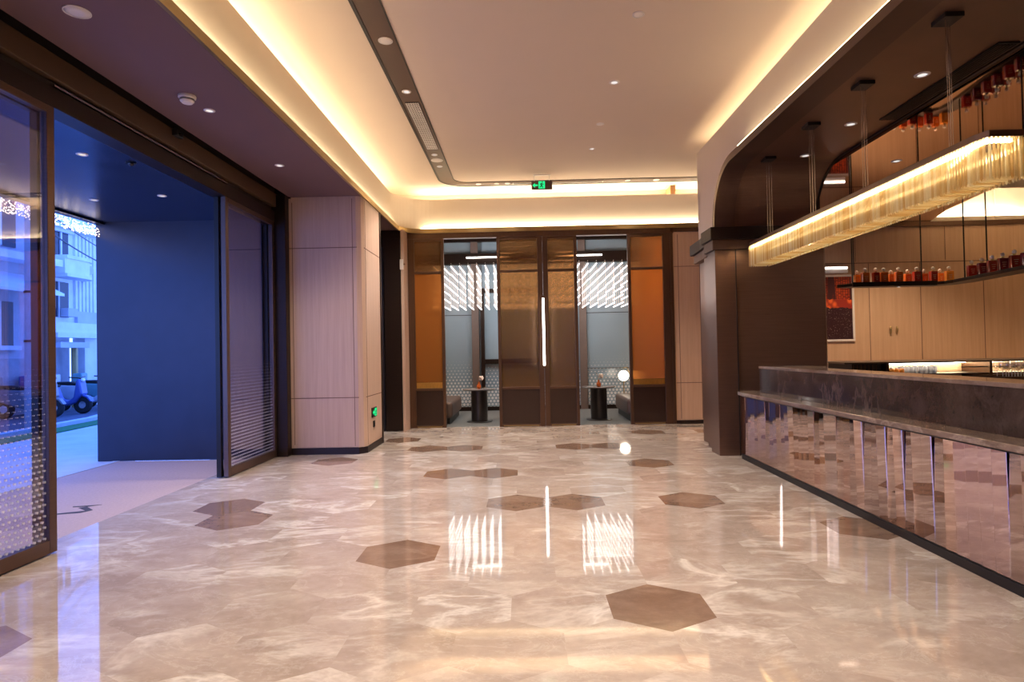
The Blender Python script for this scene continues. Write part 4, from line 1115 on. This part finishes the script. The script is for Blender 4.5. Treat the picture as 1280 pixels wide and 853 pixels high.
# closing walls behind the camera and beside the bar
struct('wall_front', G().box(-3.9, 11.7, -3.12, -3.0, 0, 4.8), 'pale_wood', 'pale wood wall behind the viewer', 'wall')
struct('wall_bar_near', G().box(PX + 0.05, 11.7, -1.1, -1.0, 0, 3.9), 'warm_wood', 'pale wood wall closing the bar behind the viewer', 'wall')
struct('ceiling_cap', G().box(-4.0, 11.9, -3.2, 16.2, 4.86, 4.95), 'ceiling_paint', 'roof slab over the whole room', 'ceiling')
struct('wall_right_upper', G().box(3.32, 11.7, 9.86, 9.9, 3.95, 4.76).box(5.95, 6.05, 9.9, 13, 3.95, 4.76), 'fascia_paint', 'cream upper wall above the bar', 'wall')

struct('wall_outer_rear', G().box(-4.7, 12.0, 16.2, 16.35, -0.1, 4.95), 'lounge_wall', 'outer rear wall of the building', 'wall')
struct('wall_outer_right', G().box(11.75, 11.9, -3.2, 16.2, -0.1, 4.95), 'lounge_wall', 'outer wall beyond the bar', 'wall')
struct('wall_outer_left', G().box(-4.7, -4.6, 9.05, 16.2, -0.1, 4.95).box(-4.0, -3.87, -3.2, 9.05, 3.6, 4.95), 'lounge_wall', 'outer wall over the porch and behind the recess', 'wall')
struct('floor_rest', G().box(-4.7, -3.1, 9.06, 16.2, -0.1, -0.02).box(10.0, 11.75, -3.2, 12.4, -0.1, 0.0).box(3.1, 11.75, 12.22, 16.2, -0.1, -0.02), 'carpet', 'hidden floor around the bar and lounge', 'floor')

# ================================================================== OUTSIDE
struct('ground_mat', G().box(-5.92, -3.93, -3.2, 8.85, -0.05, 0.0), 'mat_grey', 'mauve grey entrance mat in the porch', 'floor')
g = G().prism([(-4.62, 5.84), (-4.35, 5.92), (-4.30, 6.02), (-4.46, 6.16), (-4.36, 6.24), (-4.62, 6.18), (-4.60, 6.15), (-4.45, 6.17), (-4.52, 6.12), (-4.36, 6.0), (-4.62, 5.88)], 0.0, 0.002)
tag(obj('floor_mark', g, 'mat_mark'), 'dark scuffed outline on the grey entrance mat', 'mark')
struct('ground_paving', G().box(-9.9, -5.92, -3.2, 24, -0.06, -0.004), 'paving', 'pale paving in front of the porch', 'ground')
struct('trim_25', G().box(-6.02, -5.92, -3.2, 8.85, -0.01, 0.006), 'kerb_stone', 'white stone edge of the entrance mat', 'trim')
tag(obj('turf_strip', G().prism([(-9.5, 8.0), (-9.0, 8.0), (-9.9, 15.2), (-11.2, 18.0), (-11.6, 18.0), (-10.35, 14.6)], -0.02, 0.02), 'turf'), 'green turf strip along the kerb across the porch', 'turf', kind='stuff')
struct('kerb', G().prism([(-9.75, 8.0), (-9.5, 8.0), (-10.35, 14.6), (-11.9, 19.0), (-12.1, 19.0), (-10.55, 14.6)], -0.02, 0.10), 'kerb_stone', 'pale kerb stone between turf and street', 'kerb')
struct('ground_street', G().box(-30, -9.9, -3.2, 40, -0.08, -0.01), 'asphalt', 'dark street surface', 'ground')
struct('wall_porch', G().box(-6.25, -3.80, 8.86, 9.05, 0, 3.52), 'porch_metal', 'dark blue metal wall closing the porch', 'wall')
struct('ceiling_porch', G().box(-6.12, -3.86, -3.2, 9.05, 3.50, 3.62), 'porch_ceiling_metal', 'dark metal porch ceiling', 'ceiling')
struct('trim_26', G().box(-6.25, -6.12, -3.2, 9.05, 3.47, 3.62), 'black_metal', 'dark fascia edge of the porch roof', 'trim')
for x, y, lab in ((-4.27, 5.87, 'small light in the porch ceiling nearest the dotted glass door'), (-4.43, 7.46, 'small light in the porch ceiling over the dark blue wall'), (-5.36, 7.57, 'small light in the porch ceiling close to the street edge')):
    downlight(x, y, 3.50, lab, 0.045, None, 45, 120)
t = thing('ceiling_sensor', 'small dark sensor under the porch ceiling just outside the door', 'sensor', (-3.97, 6.15, 3.5))
obj('plate', G().cyl((-3.97, 6.15, 3.492), 0.05, 0.008, 'z', 20), 'black_metal', t)
obj('dome', G().ball((-3.97, 6.15, 3.488), 0.03, 2), 'dark_glass', t, smooth=True)
# fairy light fringe along the porch edge
g = G(); rnd = random.Random(5)
for k in range(1500):
    y = rnd.uniform(3.0, 9.0); z = rnd.uniform(3.29, 3.45)
    g.ball((-6.22 + rnd.uniform(-0.03, 0.03), y, z), 0.0085, 1)
tag(obj('fairy_lights', g, 'fairy_light'), 'sparkling warm string lights hanging along the porch edge', 'string lights', kind='stuff')
# building across the street -----------------------------------------------------------
BX = -14.0
t = thing('building', 'pale old building with fluted pilasters and curved balcony across the street', 'building', (BX, 18, 0))
def bb(name, x0, x1, y0, y1, z0, z1, mat, par=None, bevel=0.0): return obj(name, G().box(x0, x1, y0, y1, z0, z1), mat, par or t, bevel)
bb('wall', BX - 0.4, BX, 17.75, 24, 2.2, 12, 'stucco')
bb('wall', BX - 0.4, BX, 19.3, 24, 0, 2.2, 'stucco')
fl = G()
for y in (18.82, 18.98, 19.14, 19.30, 19.46, 19.62): fl.box(BX, BX + 0.07, y, y + 0.09, 3.0, 5.4)
obj('pilaster', fl, 'stucco', t)
bb('pilaster_base', BX, BX + 0.10, 18.86, 19.75, 2.62, 3.0, 'stucco_dark')
bb('cornice', BX, BX + 0.35, 17.75, 24, 5.45, 5.75, 'stucco')
w = bb('window', BX, BX + 0.05, 17.78, 18.55, 4.62, 5.38, 'window_dark')
bb('sash', BX + 0.05, BX + 0.09, 18.2, 18.25, 4.62, 5.38, 'stucco', w); bb('lintel', BX, BX + 0.16, 17.75, 18.66, 5.36, 5.46, 'stucco', w)
w = bb('window', BX, BX + 0.05, 17.78, 18.55, 2.78, 3.85, 'window_dark')
bb('sash', BX + 0.05, BX + 0.09, 18.1, 18.14, 2.78, 3.85, 'stucco_dark', w); bb('air_unit', BX + 0.05, BX + 0.3, 18.2, 18.6, 2.8, 3.05, 'stucco_dark', w)
bal = [(BX, 17.75), (BX + 0.55, 17.75), (BX + 0.55, 18.6), (BX + 0.5, 18.85), (BX + 0.36, 19.05), (BX + 0.15, 19.15), (BX, 19.16)]
o = obj('balcony', G().prism(bal, 4.05, 4.50), 'stucco', t)
obj('balcony_rail', G().prism([(x + (0.05 if x > BX else 0), y + 0.03) for x, y in bal], 4.50, 4.60), 'stucco', o)
obj('balcony_skirt', G().prism([(x + (0.05 if x > BX else 0), y + 0.03) for x, y in bal], 3.96, 4.05), 'stucco', o)
obj('medallion', G().cyl((BX + 0.42, 18.93, 4.28), 0.14, 0.05, 'x', 24), 'stucco_dark', o)
bb('sill_band', BX, BX + 0.25, 17.75, 19.8, 2.30, 2.62, 'stucco')
bb('sill_band', BX, BX + 0.32, 17.75, 19.8, 2.16, 2.30, 'stucco')
bb('shop_sign', BX, BX + 0.4, 17.75, 18.95, 1.85, 2.02, 'stucco_dark')
bb('shop_recess', BX - 0.6, BX - 0.5, 17.75, 19.3, 0, 2.2, 'stucco_dark')
bb('white_door', BX - 0.5, BX - 0.42, 17.85, 18.5, 0, 1.45, 'poster_white')
obj('gilt_column', G().cyl((BX - 0.1, 18.98, 0), 0.09, 1.95, 'z', 18), 'gilt_column', t, smooth='auto')
# neighbouring house seen through the near glass leaf
t = thing('house', 'grey house with awning and windows seen through the near glass door', 'house', (BX, 15.5, 0))
bb('wall', BX - 0.4, BX, 9, 17.6, 0, 8, 'stucco_dark')
w = bb('window', BX, BX + 0.05, 15.6, 16.5, 1.9, 3.1, 'window_dark'); bb('sash', BX + 0.05, BX + 0.09, 16.02, 16.07, 1.9, 3.1, 'stucco', w); bb('sill', BX, BX + 0.2, 15.5, 16.6, 1.78, 1.9, 'stucco', w)
w = bb('window', BX, BX + 0.05, 13.6, 14.6, 1.9, 3.1, 'window_dark'); bb('sash', BX + 0.05, BX + 0.09, 14.08, 14.13, 1.9, 3.1, 'stucco', w)
w = bb('window', BX, BX + 0.05, 15.6, 16.6, 4.6, 6.0, 'window_dark'); bb('sash', BX + 0.05, BX + 0.09, 16.05, 16.10, 4.6, 6.0, 'stucco', w)
obj('awning', G().prism([(BX, 3.9), (BX + 1.1, 3.35), (BX + 1.1, 3.28), (BX, 3.82)], 13.2, 17.0, 'y'), 'stucco', t)
bb('shutter', BX, BX + 0.06, 14.9, 17.3, 0, 1.55, 'concrete')
bb('eave', BX, BX + 0.6, 9, 17.6, 4.2, 4.4, 'stucco')
# pole and cables
t = thing('utility_pole', 'concrete utility pole standing behind the near glass door', 'pole', (-11.0, 13.55, 0))
obj('shaft', G().cyl((-11.0, 13.55, 0), 0.17, 8.5, 'z', 20, 0.13), 'concrete', t, smooth='auto')
obj('band', G().cyl((-11.0, 13.55, 1.9), 0.175, 0.05, 'z', 20).cyl((-11.0, 13.55, 3.0), 0.172, 0.05, 'z', 20), 'black_metal', t)
obj('crossarm', G().box(-11.05, -10.95, 12.9, 14.2, 5.6, 5.7), 'black_metal', t)
for k, (z, r, lab) in enumerate(((4.62, 0.018, 'lowest and thickest cable slung between pole and pale building'), (5.05, 0.014, 'middle cable slung between pole and pale building'), (5.55, 0.012, 'topmost cable slung between pole and pale building'))):
    pts = [(-11.0 - 2.6 * u, 13.7 + 7.5 * u, z - 0.45 * 4 * u * (1 - u) * 0.4 - 0.2 * u) for u in [i / 12 for i in range(13)]]
    tag(obj('cable', G().tube(pts, r, 6), 'black'), lab, 'cable')
# scooters
def scooter(x, y, rz, mat, label):
    t = thing('scooter', label, 'scooter', (0, 0, 0), 'parked scooters')
    for wx in (-0.60, 0.60):
        w = obj('wheel', G().lathe([(0.10, -0.05), (0.21, -0.055), (0.245, -0.02), (0.245, 0.02), (0.21, 0.055), (0.10, 0.05), (0.10, -0.05)], (0, 0, 0), 20), 'rubber', t, smooth='auto')
        w.rotation_euler = (PI / 2, 0, 0); w.location = (wx, 0, 0.245)
        h = obj('hub', G().cyl((0, 0, -0.04), 0.10, 0.08, 'z', 14), 'chrome', None); h.parent = w
    body = [(-0.85, 0.52), (-0.78, 0.78), (-0.1, 0.74), (0.02, 0.42), (0.28, 0.36), (0.42, 0.46), (0.50, 0.95), (0.58, 0.97), (0.66, 0.55), (0.58, 0.46), (0.45, 0.30), (0.30, 0.24), (-0.05, 0.24), (-0.35, 0.32)]
    obj('body', G().prism(body, -0.15, 0.15, 'y'), mat, t, 0.05, seg=3)
    obj('seat', G().prism([(-0.82, 0.78), (-0.75, 0.86), (-0.35, 0.86), (-0.05, 0.80), (-0.08, 0.74)], -0.14, 0.14, 'y'), 'black', t, 0.03)
    obj('handlebar', G().tube([(0.45, -0.34, 1.02), (0.52, -0.12, 1.0), (0.54, 0, 0.98), (0.52, 0.12, 1.0), (0.45, 0.34, 1.02)], 0.018, 8).tube([(0.60, 0, 0.25), (0.54, 0, 0.98)], 0.03, 8), 'black_metal', t)
    obj('headlight', G().ball((0.60, 0, 0.93), 0.08, 2, (0.6, 1, 0.8)), 'crystal', t, smooth=True)
    obj('mudguard', G().prism([(0.36, 0.36), (0.45, 0.50), (0.60, 0.54), (0.76, 0.48), (0.86, 0.34), (0.82, 0.33), (0.73, 0.44), (0.60, 0.49), (0.47, 0.45), (0.40, 0.35)], -0.08, 0.08, 'y'), mat, t, 0.01)
    obj('tail_box', G().box(-1.0, -0.72, -0.16, 0.16, 0.80, 1.08), mat, t, 0.04, seg=3)
    t.location = (x, y, -0.01); t.rotation_euler = (0, 0, rz)
    return t
scooter(-12.9, 15.75, R(8), 'scooter_grey', 'grey parked scooter half hidden behind the bronze door stile')
scooter(-12.85, 16.75, R(5), 'scooter_blue', 'blue parked scooter in the row across the street')
scooter(-12.9, 17.75, R(8), 'scooter_white', 'white parked scooter in the row across the street')
scooter(-12.85, 18.75, R(5), 'scooter_teal', 'teal parked scooter close to the gilt column')

# ================================================================== LIGHTS
# hidden LED runs of the coves (real strips lie there too)
area('cove_lamp', (XE - 0.06, 4.4, ZS + 0.085), 0.04, 14.6, 44, WARM, (PI, 0, 0))
area('cove_lamp', (1.6, 12.17, ZS + 0.085), 7.4, 0.04, 42, WARM, (PI, 0, 0))
area('pocket_lamp', (XE - 0.32, 4.4, 4.48), 0.05, 14.8, 84, (1.0, 0.88, 0.60), (PI, R(-25), 0))
area('pocket_lamp', (1.6, 12.42, 4.48), 7.4, 0.05, 56, (1.0, 0.88, 0.60), (R(180 + 25), 0, 0))
area('pocket_lamp', (3.02, 3.4, 4.48), 0.05, 12.4, 24, (1.0, 0.88, 0.60), (PI, R(25), 0))
area('cove_lamp', (2.745, 2.4, ZP + 0.115), 0.03, 10.4, 7, WARM, (PI, 0, 0))

w = bpy.data.worlds.new('dusk'); scene.world = w; w.use_nodes = True
nt = w.node_tree; nt.nodes.clear()
wo = nt.nodes.new('ShaderNodeOutputWorld'); bg = nt.nodes.new('ShaderNodeBackground')
h = NT(nt)
sep = nt.nodes.new('ShaderNodeSeparateXYZ'); h.set(sep.inputs[0], h.coord('Generated'))
h.set(bg.inputs[0], h.ramp(sep.outputs[2], [(0.0, (0.16, 0.31, 1.0)), (0.6, (0.05, 0.16, 0.80))]))
bg.inputs[1].default_value = 4.2
nt.links.new(bg.outputs[0], wo.inputs[0])

vs = scene.view_settings
vs.view_transform = 'Standard'; vs.look = 'None'; vs.gamma = 1.0; vs.use_curve_mapping = False
vs.exposure = 0.36
cy = scene.cycles
cy.use_denoising = True
try: cy.denoiser = 'OPENIMAGEDENOISE'
except Exception: pass
cy.max_bounces = 10; cy.diffuse_bounces = 5; cy.glossy_bounces = 5; cy.transparent_max_bounces = 14; cy.transmission_bounces = 6
cy.sample_clamp_indirect = 6.0
cy.caustics_reflective = False; cy.caustics_refractive = False
bpy.context.view_layer.update()
